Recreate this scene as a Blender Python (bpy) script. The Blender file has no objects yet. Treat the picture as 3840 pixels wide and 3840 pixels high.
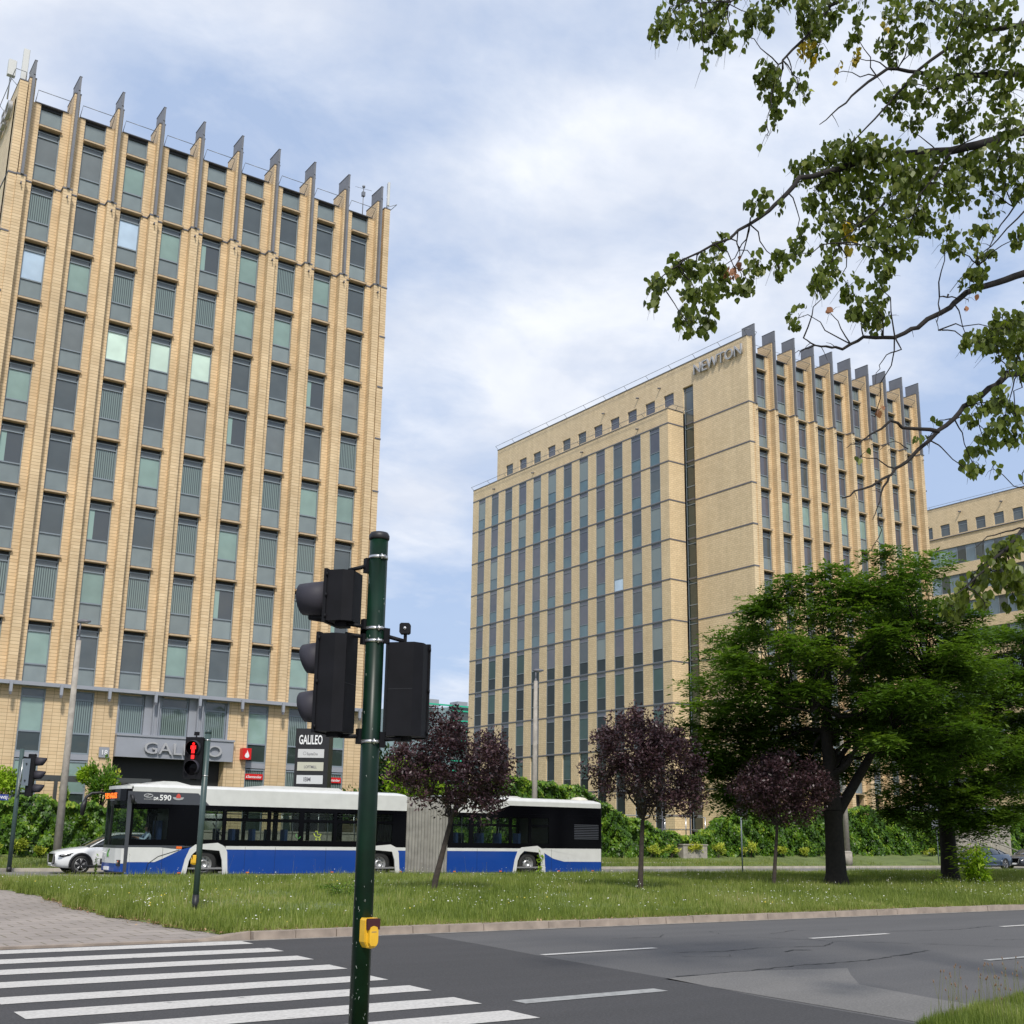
import bpy, bmesh, math, random
import numpy as np
from mathutils import Vector, Matrix
random.seed(11); rng=np.random.default_rng(7)
S=bpy.context.scene; COL=S.collection
BLOBS= [((0.521, 0.696, 0.494), 45, 0.085), ((0.131, 0.8, 0.585), 90, 0.14), ((0.269, 0.801, 0.535), 200, -0.14), ((0.451, 0.83, 0.329), 90, -0.1), ((0.527, 0.768, 0.365), 2500, 0.13), ((0.549, 0.75, 0.369), 3000, 0.08), ((0.475, 0.84, 0.262), 700, 0.22), ((0.69, 0.622, 0.369), 90, -0.06), ((0.736, 0.562, 0.377), 900, 0.1), ((0.296, 0.743, 0.601), 80, 0.07), ((0.408, 0.706, 0.579), 250, -0.05), ((0.486, 0.854, 0.186), 200, -0.1), ((0.792, 0.549, 0.266), 90, -0.1), ((0.176, 0.813, 0.556), 300, -0.03)]
EXPO=0.25
# ---------------- camera ----------------
cd=bpy.data.cameras.new('camera'); cam=bpy.data.objects.new('camera',cd); COL.objects.link(cam)
d=Vector((.55055,.80174,.23262)); r=Vector((.82224,-.56895,.01492)); u=r.cross(d).normalized()
M=Matrix((r,u,-d)).transposed().to_4x4(); M.translation=Vector((0,0,1.65)); cam.matrix_world=M
cd.sensor_width=36; cd.lens=40.492; cd.shift_y=.0472; cd.clip_start=.1; cd.clip_end=6000
S.camera=cam; S.render.resolution_x=1024; S.render.resolution_y=1024
# ---------------- light ----------------
SUN_AZ=math.radians(206); SUN_EL=math.radians(48)   # azimuth clockwise from +Y
W=bpy.data.worlds.new('World'); S.world=W; W.use_nodes=True
nt=W.node_tree; nt.nodes.clear(); N=nt.nodes; L=nt.links
out=N.new('ShaderNodeOutputWorld'); bg=N.new('ShaderNodeBackground'); bg.inputs['Strength'].default_value=.125
sky=N.new('ShaderNodeTexSky'); sky.sky_type='NISHITA'; sky.sun_disc=False; sky.sun_elevation=SUN_EL; sky.sun_rotation=SUN_AZ
sky.air_density=1.0; sky.dust_density=2.2; sky.ozone_density=1.6
tc=N.new('ShaderNodeTexCoord'); sep=N.new('ShaderNodeSeparateXYZ'); L.new(tc.outputs['Generated'],sep.inputs[0])
def wm(op,a,b=None,c=None,clamp=False):
    n=N.new('ShaderNodeMath'); n.operation=op; n.use_clamp=clamp
    for i,v in enumerate((a,b,c)):
        if v is None: continue
        if isinstance(v,(int,float)): n.inputs[i].default_value=v
        else: L.new(v,n.inputs[i])
    return n.outputs[0]
zc=wm('MAXIMUM',sep.outputs[2],0.0); den=wm('ADD',zc,.22)
cx=wm('DIVIDE',sep.outputs[0],den); cy=wm('DIVIDE',sep.outputs[1],den)
comb=N.new('ShaderNodeCombineXYZ'); L.new(cx,comb.inputs[0]); L.new(cy,comb.inputs[1])
def cloud(scale,det,rough,dist,off,rot,sx=1.):
    mp=N.new('ShaderNodeMapping'); mp.inputs['Location'].default_value=off; mp.inputs['Rotation'].default_value=(0,0,rot); mp.inputs['Scale'].default_value=(sx,1,1)
    L.new(comb.outputs[0],mp.inputs[0]); n=N.new('ShaderNodeTexNoise'); n.inputs['Scale'].default_value=scale
    n.inputs['Detail'].default_value=det; n.inputs['Roughness'].default_value=rough; n.inputs['Distortion'].default_value=dist
    L.new(mp.outputs[0],n.inputs['Vector']); return n.outputs['Fac']
n1=cloud(1.7,6,.5,.15,(3.1,1.7,0),.6,.9); n2=cloud(6.0,7,.6,.2,(8.3,2.2,0),.3,.8)
s=wm('ADD',wm('MULTIPLY',n1,.62),wm('MULTIPLY',n2,.38))
# broad banks of cloud and one clear patch, placed by compass direction
def blob(v,pw,amp):
    dv=N.new('ShaderNodeVectorMath'); dv.operation='DOT_PRODUCT'; L.new(tc.outputs['Generated'],dv.inputs[0]); dv.inputs[1].default_value=Vector(v).normalized()
    return wm('MULTIPLY',wm('POWER',wm('MAXIMUM',dv.outputs['Value'],0.),pw),amp)
for v,pw,amp in BLOBS: s=wm('ADD',s,blob(v,pw,amp))
fac=wm('MULTIPLY',wm('SUBTRACT',s,.40),4.2,clamp=True)
fac=wm('SMOOTH_MIN',fac,1.,.2); fac=wm('ADD',wm('MULTIPLY',fac,.90),.08,clamp=True)
shade=cloud(3.3,5,.55,.3,(1.2,5.7,0),.9)
cr=N.new('ShaderNodeValToRGB'); L.new(shade,cr.inputs[0]); cr.color_ramp.elements[0].position=.36; cr.color_ramp.elements[1].position=.62
cr.color_ramp.elements[0].color=(5.2,5.55,6.3,1); cr.color_ramp.elements[1].color=(6.75,6.95,7.35,1)
hz=wm('MULTIPLY',wm('SUBTRACT',1.,wm('MULTIPLY',zc,7.,clamp=True)),.35)
mixs=N.new('ShaderNodeMix'); mixs.data_type='RGBA'; L.new(fac,mixs.inputs[0]); haze=N.new('ShaderNodeMix'); haze.data_type='RGBA'; haze.inputs[0].default_value=.8; L.new(sky.outputs[0],haze.inputs[6]); haze.inputs[7].default_value=(3.1,4.05,5.9,1); L.new(haze.outputs[2],mixs.inputs[6]); L.new(cr.outputs[0],mixs.inputs[7])
L.new(mixs.outputs[2],bg.inputs[0]); L.new(bg.outputs[0],out.inputs[0])
ld=bpy.data.lights.new('sun','SUN'); lo=bpy.data.objects.new('sun',ld); COL.objects.link(lo); ld.energy=2.8; ld.angle=math.radians(6); ld.color=(1,.95,.87)
sd=Vector((math.sin(SUN_AZ)*math.cos(SUN_EL),math.cos(SUN_AZ)*math.cos(SUN_EL),math.sin(SUN_EL)))
lo.rotation_euler=(-sd).to_track_quat('-Z','Y').to_euler(); lo.location=(0,-50,80)
S.view_settings.view_transform='Standard'; S.view_settings.look='None'; S.view_settings.exposure=EXPO; S.view_settings.gamma=1
# ---------------- helpers ----------------
def obj(name,mesh,parent=None,loc=(0,0,0)):
    o=bpy.data.objects.new(name,mesh); COL.objects.link(o); o.location=loc
    if parent: o.parent=parent
    return o
def thing(name,label,cat,loc=(0,0,0),group=None,rz=0):
    o=bpy.data.objects.new(name,None); COL.objects.link(o); o.location=loc; o.rotation_euler=(0,0,rz); o.empty_display_size=.3
    return tag(o,label,cat,group)
def tag(o,label,cat=None,group=None,kind=None):
    if label: o['label']=label
    if cat: o['category']=cat
    if group: o['group']=group
    if kind: o['kind']=kind
    return o
def copy_tree(o,parent=None):
    c=o.copy(); COL.objects.link(c)
    if parent: c.parent=parent
    for ch in list(o.children): copy_tree(ch,c)
    return c
class MB:
    def __init__(s): s.v=[]; s.f=[]; s.m=[]; s.mats=[]; s.sm=[]
    def mi(s,m):
        if m not in s.mats: s.mats.append(m)
        return s.mats.index(m)
    def add(s,vs,fs,m,smooth=False):
        b=len(s.v); s.v+=[tuple(v) for v in vs]; k=s.mi(m)
        for f in fs: s.f.append(tuple(b+i for i in f)); s.m.append(k); s.sm.append(smooth)
        return s
    def box(s,x0,x1,y0,y1,z0,z1,m):
        return s.add([(x0,y0,z0),(x1,y0,z0),(x1,y1,z0),(x0,y1,z0),(x0,y0,z1),(x1,y0,z1),(x1,y1,z1),(x0,y1,z1)],
              [(0,3,2,1),(4,5,6,7),(0,1,5,4),(1,2,6,5),(2,3,7,6),(3,0,4,7)],m)
    def prism(s,poly,a0,a1,m,axis='z',smooth=False):
        n=len(poly); ar=sum(poly[i][0]*poly[(i+1)%n][1]-poly[(i+1)%n][0]*poly[i][1] for i in range(n))
        if ar<0: poly=poly[::-1]
        def P(q,a): return (q[0],q[1],a) if axis=='z' else ((q[0],a,q[1]) if axis=='y' else (a,q[0],q[1]))
        vs=[P(q,a0) for q in poly]+[P(q,a1) for q in poly]
        fs=[tuple(range(n))[::-1],tuple(range(n,2*n))]+[(i,(i+1)%n,n+(i+1)%n,n+i) for i in range(n)]
        if axis=='y': fs=[f[::-1] for f in fs]
        return s.add(vs,fs,m,smooth)
    def tube(s,pts,rad,m,n=8,cap=True,smooth=True):
        pts=[Vector(p) for p in pts]; k=len(pts)
        if not hasattr(rad,'__len__'): rad=[rad]*k
        vs=[]; up=None
        for i,p in enumerate(pts):
            t=(pts[min(i+1,k-1)]-pts[max(i-1,0)]).normalized()
            if up is None: up=t.orthogonal().normalized()
            else:
                up=(up-t*up.dot(t))
                up=up.normalized() if up.length>1e-6 else t.orthogonal().normalized()
            w=t.cross(up)
            for j in range(n):
                a=2*math.pi*j/n; vs.append(p+(up*math.cos(a)+w*math.sin(a))*rad[i])
        fs=[(i*n+j,i*n+(j+1)%n,(i+1)*n+(j+1)%n,(i+1)*n+j) for i in range(k-1) for j in range(n)]
        s.add(vs,fs,m,smooth)
        if cap:
            b=len(s.v)-len(vs); q=s.mi(m)
            s.f.append(tuple(b+j for j in range(n))[::-1]); s.m.append(q); s.sm.append(False)
            s.f.append(tuple(b+(k-1)*n+j for j in range(n))); s.m.append(q); s.sm.append(False)
        return s
    def lathe(s,prof,c,axis,m,n=24,smooth=True):   # prof: (radius, along)
        ax=Vector(axis).normalized(); u_=ax.orthogonal().normalized(); w=ax.cross(u_); c=Vector(c)
        vs=[c+ax*a+(u_*math.cos(2*math.pi*j/n)+w*math.sin(2*math.pi*j/n))*r_ for r_,a in prof for j in range(n)]
        k=len(prof); fs=[(i*n+j,i*n+(j+1)%n,(i+1)*n+(j+1)%n,(i+1)*n+j) for i in range(k-1) for j in range(n)]
        return s.add(vs,fs,m,smooth)
    def mesh(s,name,off=(0,0,0)):
        me=bpy.data.meshes.new(name); o=Vector(off)
        me.from_pydata([Vector(v)-o for v in s.v],[],s.f)
        for m in s.mats: me.materials.append(m)
        me.polygons.foreach_set('material_index',s.m); me.polygons.foreach_set('use_smooth',s.sm); me.update()
        return me
    def build(s,name,parent=None,world=True):
        off=Vector((0,0,0))
        if world:
            q=parent
            while q is not None: off+=q.location; q=q.parent
        return obj(name,s.mesh(name,off),parent)
def text_mesh(txt,size,ext,m,bold=0.,align='LEFT',sx=1.):
    cu=bpy.data.curves.new('t','FONT'); cu.body=txt; cu.size=size; cu.extrude=ext; cu.offset=bold; cu.align_x=align; cu.resolution_u=3
    o=bpy.data.objects.new('t',cu); COL.objects.link(o); dg=bpy.context.evaluated_depsgraph_get(); dg.update()
    me=bpy.data.meshes.new_from_object(o.evaluated_get(dg)); bpy.data.objects.remove(o); bpy.data.curves.remove(cu)
    me.materials.clear(); me.materials.append(m)
    if sx!=1.: me.transform(Matrix.Diagonal((sx,1,1,1)))
    return me
def text_obj(name,txt,size,ext,m,parent,loc,face='-y',bold=0.,align='LEFT',sx=1.,width=None):
    me=text_mesh(txt,size,ext,m,bold,align,sx)
    if width:
        xs=[v.co.x for v in me.vertices]; w=max(xs)-min(xs); me.transform(Matrix.Diagonal((width/w,1,1,1)))
    rot=Matrix.Rotation(math.pi/2,4,'X')
    if face=='-x': rot=Matrix.Rotation(-math.pi/2,4,'Z')@rot
    me.transform(rot)
    off=Vector((0,0,0)); q=parent
    while q is not None: off+=q.location; q=q.parent
    return obj(name,me,parent,Vector(loc)-off)
# ---------------- materials ----------------
def mat(name,col,rough=.6,metal=0,spec=.5,noise=0,nscale=6,emis=None,es=0,coat=0,bump=0,col2=None):
    m=bpy.data.materials.new(name); m.use_nodes=True; t=m.node_tree; b=t.nodes['Principled BSDF']
    b.inputs['Base Color'].default_value=(*col,1); b.inputs['Roughness'].default_value=rough; b.inputs['Metallic'].default_value=metal
    b.inputs['Specular IOR Level'].default_value=spec; b.inputs['Coat Weight'].default_value=coat
    if emis: b.inputs['Emission Color'].default_value=(*emis,1); b.inputs['Emission Strength'].default_value=es
    if noise or col2:
        c=t.nodes.new('ShaderNodeTexCoord'); n=t.nodes.new('ShaderNodeTexNoise'); n.inputs['Scale'].default_value=nscale; n.inputs['Detail'].default_value=6
        t.links.new(c.outputs['Object'],n.inputs['Vector']); rp=t.nodes.new('ShaderNodeValToRGB'); t.links.new(n.outputs['Fac'],rp.inputs[0])
        rp.color_ramp.elements[0].position=.3; rp.color_ramp.elements[1].position=.7
        a=col2 if col2 else tuple(x*(1-noise) for x in col); rp.color_ramp.elements[0].color=(*a,1); rp.color_ramp.elements[1].color=(*tuple(min(1,x*(1+(0 if col2 else noise))) for x in col),1)
        t.links.new(rp.outputs[0],b.inputs['Base Color'])
        if bump:
            bp=t.nodes.new('ShaderNodeBump'); bp.inputs['Strength'].default_value=bump; t.links.new(n.outputs['Fac'],bp.inputs['Height']); t.links.new(bp.outputs[0],b.inputs['Normal'])
    return m
def tile(name,c1,c2,cm,bw,bh,mort,offset=.5,var=.12,shiftz=0.):
    m=bpy.data.materials.new(name); m.use_nodes=True; t=m.node_tree; b=t.nodes['Principled BSDF']; nd=t.nodes; ln=t.links
    g=nd.new('ShaderNodeNewGeometry'); sp=nd.new('ShaderNodeSeparateXYZ'); sn=nd.new('ShaderNodeSeparateXYZ'); ln.new(g.outputs['Position'],sp.inputs[0]); ln.new(g.outputs['True Normal'],sn.inputs[0])
    ab=nd.new('ShaderNodeMath'); ab.operation='ABSOLUTE'; ln.new(sn.outputs[0],ab.inputs[0]); gt=nd.new('ShaderNodeMath'); gt.operation='GREATER_THAN'; gt.inputs[1].default_value=.5; ln.new(ab.outputs[0],gt.inputs[0])
    mx=nd.new('ShaderNodeMix'); mx.data_type='FLOAT'; ln.new(gt.outputs[0],mx.inputs[0]); ln.new(sp.outputs[0],mx.inputs[2]); ln.new(sp.outputs[1],mx.inputs[3])
    az=nd.new('ShaderNodeMath'); az.operation='ADD'; az.inputs[1].default_value=shiftz; ln.new(sp.outputs[2],az.inputs[0])
    cb=nd.new('ShaderNodeCombineXYZ'); ln.new(mx.outputs[0],cb.inputs[0]); ln.new(az.outputs[0],cb.inputs[1])
    br=nd.new('ShaderNodeTexBrick'); ln.new(cb.outputs[0],br.inputs['Vector']); br.inputs['Scale'].default_value=1; br.inputs['Brick Width'].default_value=bw; br.inputs['Row Height'].default_value=bh
    br.inputs['Mortar Size'].default_value=mort; br.inputs['Mortar Smooth'].default_value=.1; br.offset=offset; br.inputs['Color1'].default_value=(*c1,1); br.inputs['Color2'].default_value=(*c2,1); br.inputs['Mortar'].default_value=(*cm,1); br.inputs['Bias'].default_value=-.1
    if bw>10:
        b2=nd.new('ShaderNodeTexBrick'); ln.new(cb.outputs[0],b2.inputs['Vector']); b2.inputs['Scale'].default_value=1; b2.inputs['Brick Width'].default_value=.41; b2.inputs['Row Height'].default_value=bh; b2.inputs['Mortar Size'].default_value=0.; b2.offset=0.; b2.inputs['Color1'].default_value=(*tuple(x*.97 for x in c1),1); b2.inputs['Color2'].default_value=(*tuple(x*1.01 for x in c2),1)
        ln.new(b2.outputs['Color'],br.inputs['Color1']); ln.new(b2.outputs['Color'],br.inputs['Color2'])
    n=nd.new('ShaderNodeTexNoise'); n.inputs['Scale'].default_value=.55; n.inputs['Detail'].default_value=7; ln.new(g.outputs['Position'],n.inputs['Vector'])
    mr=nd.new('ShaderNodeMapRange'); mr.inputs[1].default_value=.3; mr.inputs[2].default_value=.7; mr.inputs[3].default_value=1-var; mr.inputs[4].default_value=1+var*.5; ln.new(n.outputs['Fac'],mr.inputs[0])
    # rain streaks: stretched vertical noise
    mp=nd.new('ShaderNodeMapping'); mp.inputs['Scale'].default_value=(1.7,1.7,.12); ln.new(g.outputs['Position'],mp.inputs[0]); n2=nd.new('ShaderNodeTexNoise'); n2.inputs['Scale'].default_value=1.2; n2.inputs['Detail'].default_value=5; ln.new(mp.outputs[0],n2.inputs['Vector'])
    mr2=nd.new('ShaderNodeMapRange'); mr2.inputs[1].default_value=.35; mr2.inputs[2].default_value=.65; mr2.inputs[3].default_value=.94; mr2.inputs[4].default_value=1.03; ln.new(n2.outputs['Fac'],mr2.inputs[0])
    mm=nd.new('ShaderNodeMath'); mm.operation='MULTIPLY'; ln.new(mr.outputs[0],mm.inputs[0]); ln.new(mr2.outputs[0],mm.inputs[1])
    vm=nd.new('ShaderNodeVectorMath'); vm.operation='SCALE'; ln.new(br.outputs['Color'],vm.inputs[0]); ln.new(mm.outputs[0],vm.inputs['Scale']); ln.new(vm.outputs[0],b.inputs['Base Color'])
    bp=nd.new('ShaderNodeBump'); bp.inputs['Strength'].default_value=.35; bp.inputs['Distance'].default_value=.02; bp.invert=True; ln.new(br.outputs['Fac'],bp.inputs['Height']); ln.new(bp.outputs[0],b.inputs['Normal'])
    b.inputs['Roughness'].default_value=.55; b.inputs['Specular IOR Level'].default_value=.35
    return m
def glass(name,col,kind='plain',c2=None,rough=.03,spec=.6):
    m=mat(name,col,rough,0,spec); t=m.node_tree; b=t.nodes['Principled BSDF']; nd=t.nodes; ln=t.links
    g=nd.new('ShaderNodeNewGeometry'); oi=nd.new('ShaderNodeObjectInfo')
    # slight warp of every pane so reflections differ
    n=nd.new('ShaderNodeTexNoise'); n.inputs['Scale'].default_value=.5; ln.new(g.outputs['Position'],n.inputs['Vector']); bp=nd.new('ShaderNodeBump'); bp.inputs['Strength'].default_value=.05; bp.inputs['Distance'].default_value=.3; ln.new(n.outputs['Fac'],bp.inputs['Height']); ln.new(bp.outputs[0],b.inputs['Coat Normal'])
    b.inputs['Coat Weight'].default_value=1; b.inputs['Coat Roughness'].default_value=.02; b.inputs['Specular IOR Level'].default_value=.1; b.inputs['Roughness'].default_value=.6
    b.inputs['Coat IOR'].default_value=1.7
    if kind=='stripe':
        tcx=nd.new('ShaderNodeTexCoord'); sp=nd.new('ShaderNodeSeparateXYZ'); ln.new(tcx.outputs['Object'],sp.inputs[0]); ad=nd.new('ShaderNodeMath'); ad.operation='ADD'; ln.new(sp.outputs[0],ad.inputs[0]); ln.new(sp.outputs[1],ad.inputs[1])
        w=nd.new('ShaderNodeMath'); w.operation='PINGPONG'; w.inputs[1].default_value=.055; ln.new(ad.outputs[0],w.inputs[0]); mr=nd.new('ShaderNodeMapRange'); mr.inputs[1].default_value=.018; mr.inputs[2].default_value=.042; ln.new(w.outputs[0],mr.inputs[0])
        mx=nd.new('ShaderNodeMix'); mx.data_type='RGBA'; ln.new(mr.outputs[0],mx.inputs[0]); mx.inputs[6].default_value=(*c2,1); mx.inputs[7].default_value=(*col,1); ln.new(mx.outputs[2],b.inputs['Base Color'])
    elif kind=='half':
        tcx=nd.new('ShaderNodeTexCoord'); sp=nd.new('ShaderNodeSeparateXYZ'); ln.new(tcx.outputs['Object'],sp.inputs[0]); gt=nd.new('ShaderNodeMath'); gt.operation='LESS_THAN'; gt.inputs[1].default_value=.34; ln.new(sp.outputs[0],gt.inputs[0])
        mx=nd.new('ShaderNodeMix'); mx.data_type='RGBA'; ln.new(gt.outputs[0],mx.inputs[0]); mx.inputs[6].default_value=(*c2,1); mx.inputs[7].default_value=(*col,1); ln.new(mx.outputs[2],b.inputs['Base Color'])
    else:
        n3=nd.new('ShaderNodeTexNoise'); n3.inputs['Scale'].default_value=.9; n3.inputs['Detail'].default_value=3; tcx=nd.new('ShaderNodeTexCoord'); av=nd.new('ShaderNodeVectorMath'); av.operation='ADD'; ln.new(tcx.outputs['Object'],av.inputs[0]); ln.new(oi.outputs['Random'],av.inputs[1]); ln.new(av.outputs[0],n3.inputs['Vector'])
        mr=nd.new('ShaderNodeMapRange'); mr.inputs[1].default_value=.3; mr.inputs[2].default_value=.7; mr.inputs[3].default_value=.88; mr.inputs[4].default_value=1.12; ln.new(n3.outputs['Fac'],mr.inputs[0])
        ml=nd.new('ShaderNodeMath'); ml.operation='MULTIPLY_ADD'; ln.new(oi.outputs['Random'],ml.inputs[0]); ml.inputs[1].default_value=.3; ml.inputs[2].default_value=.85
        m2=nd.new('ShaderNodeMath'); m2.operation='MULTIPLY'; ln.new(ml.outputs[0],m2.inputs[0]); ln.new(mr.outputs[0],m2.inputs[1])
        vs=nd.new('ShaderNodeVectorMath'); vs.operation='SCALE'; vs.inputs[0].default_value=col; ln.new(m2.outputs[0],vs.inputs['Scale']); ln.new(vs.outputs[0],b.inputs['Base Color'])
    return m
def leafmat(name,stops,trans=.35,rough=.5,spec=.25):
    m=bpy.data.materials.new(name); m.use_nodes=True; t=m.node_tree; nd=t.nodes; ln=t.links; b=nd['Principled BSDF']; o=nd['Material Output']
    a=nd.new('ShaderNodeAttribute'); a.attribute_name='v'; rp=nd.new('ShaderNodeValToRGB'); ln.new(a.outputs['Fac'],rp.inputs[0]); e=rp.color_ramp.elements
    while len(e)<len(stops): e.new(.5)
    for i,(p_,c) in enumerate(stops): e[i].position=p_; e[i].color=(*c,1)
    ln.new(rp.outputs[0],b.inputs['Base Color']); b.inputs['Roughness'].default_value=rough; b.inputs['Specular IOR Level'].default_value=spec
    tr=nd.new('ShaderNodeBsdfTranslucent'); sc=nd.new('ShaderNodeVectorMath'); sc.operation='MULTIPLY'; sc.inputs[1].default_value=(1.15,1.25,.55); ln.new(rp.outputs[0],sc.inputs[0]); ln.new(sc.outputs[0],tr.inputs[0])
    mx=nd.new('ShaderNodeMixShader'); mx.inputs[0].default_value=trans; ln.new(b.outputs[0],mx.inputs[1]); ln.new(tr.outputs[0],mx.inputs[2]); ln.new(mx.outputs[0],o.inputs[0])
    return m
def np_mesh(name,verts,nper,vals,m):
    """verts (F*nper,3), faces of nper verts each, v attribute per face"""
    F=len(verts)//nper; me=bpy.data.meshes.new(name); me.vertices.add(len(verts)); me.vertices.foreach_set('co',np.ascontiguousarray(verts,dtype=np.float32).ravel())
    me.loops.add(len(verts)); me.loops.foreach_set('vertex_index',np.arange(len(verts),dtype=np.int32)); me.polygons.add(F)
    me.polygons.foreach_set('loop_start',np.arange(0,F*nper,nper,dtype=np.int32)); me.polygons.foreach_set('loop_total',np.full(F,nper,dtype=np.int32))
    me.update(calc_edges=True); at=me.attributes.new('v','FLOAT','FACE'); at.data.foreach_set('value',np.asarray(vals,dtype=np.float32)); me.materials.append(m); me.validate(); return me
def unit(a): return a/np.maximum(np.linalg.norm(a,axis=-1,keepdims=True),1e-9)
LEAF=np.array([(0,-.5),(.3,-.28),(.36,.0),(.2,.28),(0,.55),(-.2,.28),(-.36,.0),(-.3,-.28)])
def leaf_verts(c,ax,nrm,ln_,wd,shape='diamond'):
    """c centers, ax long axis, nrm leaf normal"""
    ax=unit(ax); nrm=unit(nrm-ax*np.sum(nrm*ax,-1,keepdims=True)); sd_=np.cross(ax,nrm)
    P_=np.array([(0,-.5),(.5,-.05),(0,.5),(-.5,-.05)]) if shape=='diamond' else LEAF
    v=c[:,None,:]+sd_[:,None,:]*(P_[None,:,0,None]*wd[:,None,None])+ax[:,None,:]*(P_[None,:,1,None]*ln_[:,None,None])
    if shape!='diamond': v+=nrm[:,None,:]*(np.abs(P_[None,:,0,None])*.35*wd[:,None,None])
    return v.reshape(-1,3),len(P_)
# ---------------- palette ----------------
T1=(.66,.485,.285); T2=(.72,.545,.335); TM=(.27,.18,.10)
M_tile=tile('cream_tile',T1,T2,TM,60.,.1745,.010,.0,.14,.02); M_tilel=tile('cream_tile_lower',T1,T2,TM,.42,.1745,.008,.0,.10,.02)
M_tileb=tile('cream_brick',(.70,.545,.34),(.78,.615,.395),(.36,.25,.14),.36,.1745,.0075,.5,.05,.02)
M_lip=mat('sill_stone',(.50,.38,.25),.7,noise=.15,nscale=3)
M_frame=mat('window_frame_grey',(.215,.255,.29),.45,noise=.06)
M_fin=mat('fin_metal',(.165,.17,.19),.45,noise=.08,nscale=2)
M_clad=mat('grey_cladding',(.29,.305,.34),.5,noise=.05,nscale=1.5)
M_dark=mat('dark_recess_shade',(.012,.013,.014),.6)  # near-black colour stands in for shade inside recesses
M_band=mat('band_grey',(.13,.13,.15),.55)
M_rail=mat('rail_metal',(.20,.21,.23),.4,metal=.3)
G_dark=glass('glass_dark',(.075,.09,.093)); G_grey=glass('glass_grey',(.15,.17,.17))
G_blind=glass('glass_blind',(.22,.32,.285)); G_str=glass('glass_vertical_blinds',(.045,.06,.06),'stripe',(.19,.25,.235))
G_half=glass('glass_half_blind',(.26,.38,.34),'half',(.06,.07,.075)); G_mint=glass('glass_pale_screen',(.60,.76,.66)); G_sky=glass('glass_bright',(.45,.58,.72))
G_sp=glass('glass_spandrel',(.20,.24,.24)); G_low=glass('glass_dark_reflection',(.03,.042,.045)); G_lowb=glass('glass_blind_dark_reflection',(.07,.12,.115))  # low panes: reflected dark surroundings are put into the base colour
for m_ in (G_low,G_lowb): m_.node_tree.nodes['Principled BSDF'].inputs['Coat Weight'].default_value=.3; G_spn=glass('glass_spandrel_teal',(.085,.15,.175)); G_n=glass('glass_mauve',(.10,.10,.12)); G_nd=glass('glass_half_mauve',(.20,.24,.23),'half',(.09,.09,.11))
G_green=glass('glass_green',(.03,.045,.04))
M_white=mat('white_paint',(.62,.62,.60),.35,coat=.3,noise=.06,nscale=2.5); M_blue=mat('blue_paint',(.001,.045,.27),.3,coat=.4,noise=.05,nscale=1.2)
M_blk=mat('black_plastic',(.010,.010,.012),.5,noise=.2,nscale=8); M_gloss=mat('black_gloss',(.002,.002,.003),.12,spec=.10); M_char=mat('charcoal_paint',(.055,.058,.07),.35,coat=.3)
M_rub=mat('rubber',(.018,.018,.018),.8); M_rim=mat('rim_metal',(.42,.42,.42),.35,metal=.6); M_orange=mat('orange_lamp',(.85,.16,.02),.3)
M_conc=mat('concrete',(.33,.30,.26),.85,noise=.18,nscale=5); M_bark=mat('bark',(.014,.011,.009),.9,noise=.4,nscale=9,bump=.4)
M_green=mat('green_pole_paint',(.003,.017,.009),.36,spec=.25,noise=.4,nscale=5); M_gpole=mat('grey_green_pole',(.045,.075,.072),.4,noise=.15,nscale=4)
M_sig=mat('signal_plastic',(.006,.006,.008),.62,spec=.2,noise=.3,nscale=6); M_visor=mat('signal_visor',(.034,.032,.042),.6,spec=.3)
M_steel=mat('steel_band',(.55,.55,.55),.3,metal=.9); M_yel=mat('yellow_plastic',(.72,.42,.025),.35,noise=.08,nscale=15); M_maroon=mat('maroon_lens',(.045,.004,.008),.15,coat=.5)
M_red=mat('red_sign',(.62,.012,.012),.4); M_wt=mat('white_letter',(.80,.80,.80),.5); M_lt=mat('letter_metal',(.42,.42,.43),.45,metal=.2)
M_tree=mat('young_bark',(.045,.034,.028),.9,noise=.35,nscale=10)
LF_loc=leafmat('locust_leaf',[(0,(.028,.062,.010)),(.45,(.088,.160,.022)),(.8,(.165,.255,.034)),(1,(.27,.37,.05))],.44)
LF_pur=leafmat('purple_leaf',[(0,(.016,.008,.011)),(.5,(.058,.028,.036)),(.85,(.105,.056,.060)),(1,(.16,.095,.095))],.18,.4,.4)
LF_ivy=leafmat('ivy_leaf',[(0,(.022,.060,.005)),(.5,(.075,.165,.010)),(.85,(.16,.28,.018)),(1,(.30,.38,.035))],.25,.4,.35)
LF_yel=leafmat('yellow_shrub_leaf',[(0,(.12,.17,.02)),(.5,(.33,.38,.04)),(1,(.58,.58,.08))],.3)
LF_lime=leafmat('lime_leaf',[(0,(.052,.076,.012)),(.5,(.125,.165,.024)),(.80,(.17,.21,.035)),(.90,(.30,.32,.10)),(1,(.44,.42,.18))],.5,.4,.35)
LF_ly=leafmat('lime_leaf_yellow',[(0,(.22,.20,.02)),(1,(.55,.38,.03))],.35); LF_lb=leafmat('lime_leaf_brown',[(0,(.20,.09,.04)),(1,(.42,.20,.11))],.25)
LF_grass=leafmat('grass_blade',[(0,(.075,.115,.018)),(.35,(.165,.218,.040)),(.62,(.27,.315,.075)),(.80,(.37,.36,.16)),(.92,(.42,.34,.19)),(1,(.36,.26,.15))],.35)
LF_con=leafmat('conifer_leaf',[(0,(.010,.028,.010)),(1,(.035,.075,.022))],.15)
LF_fresh=leafmat('fresh_leaf',[(0,(.10,.19,.01)),(.6,(.27,.42,.02)),(1,(.42,.56,.05))],.4)
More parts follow.
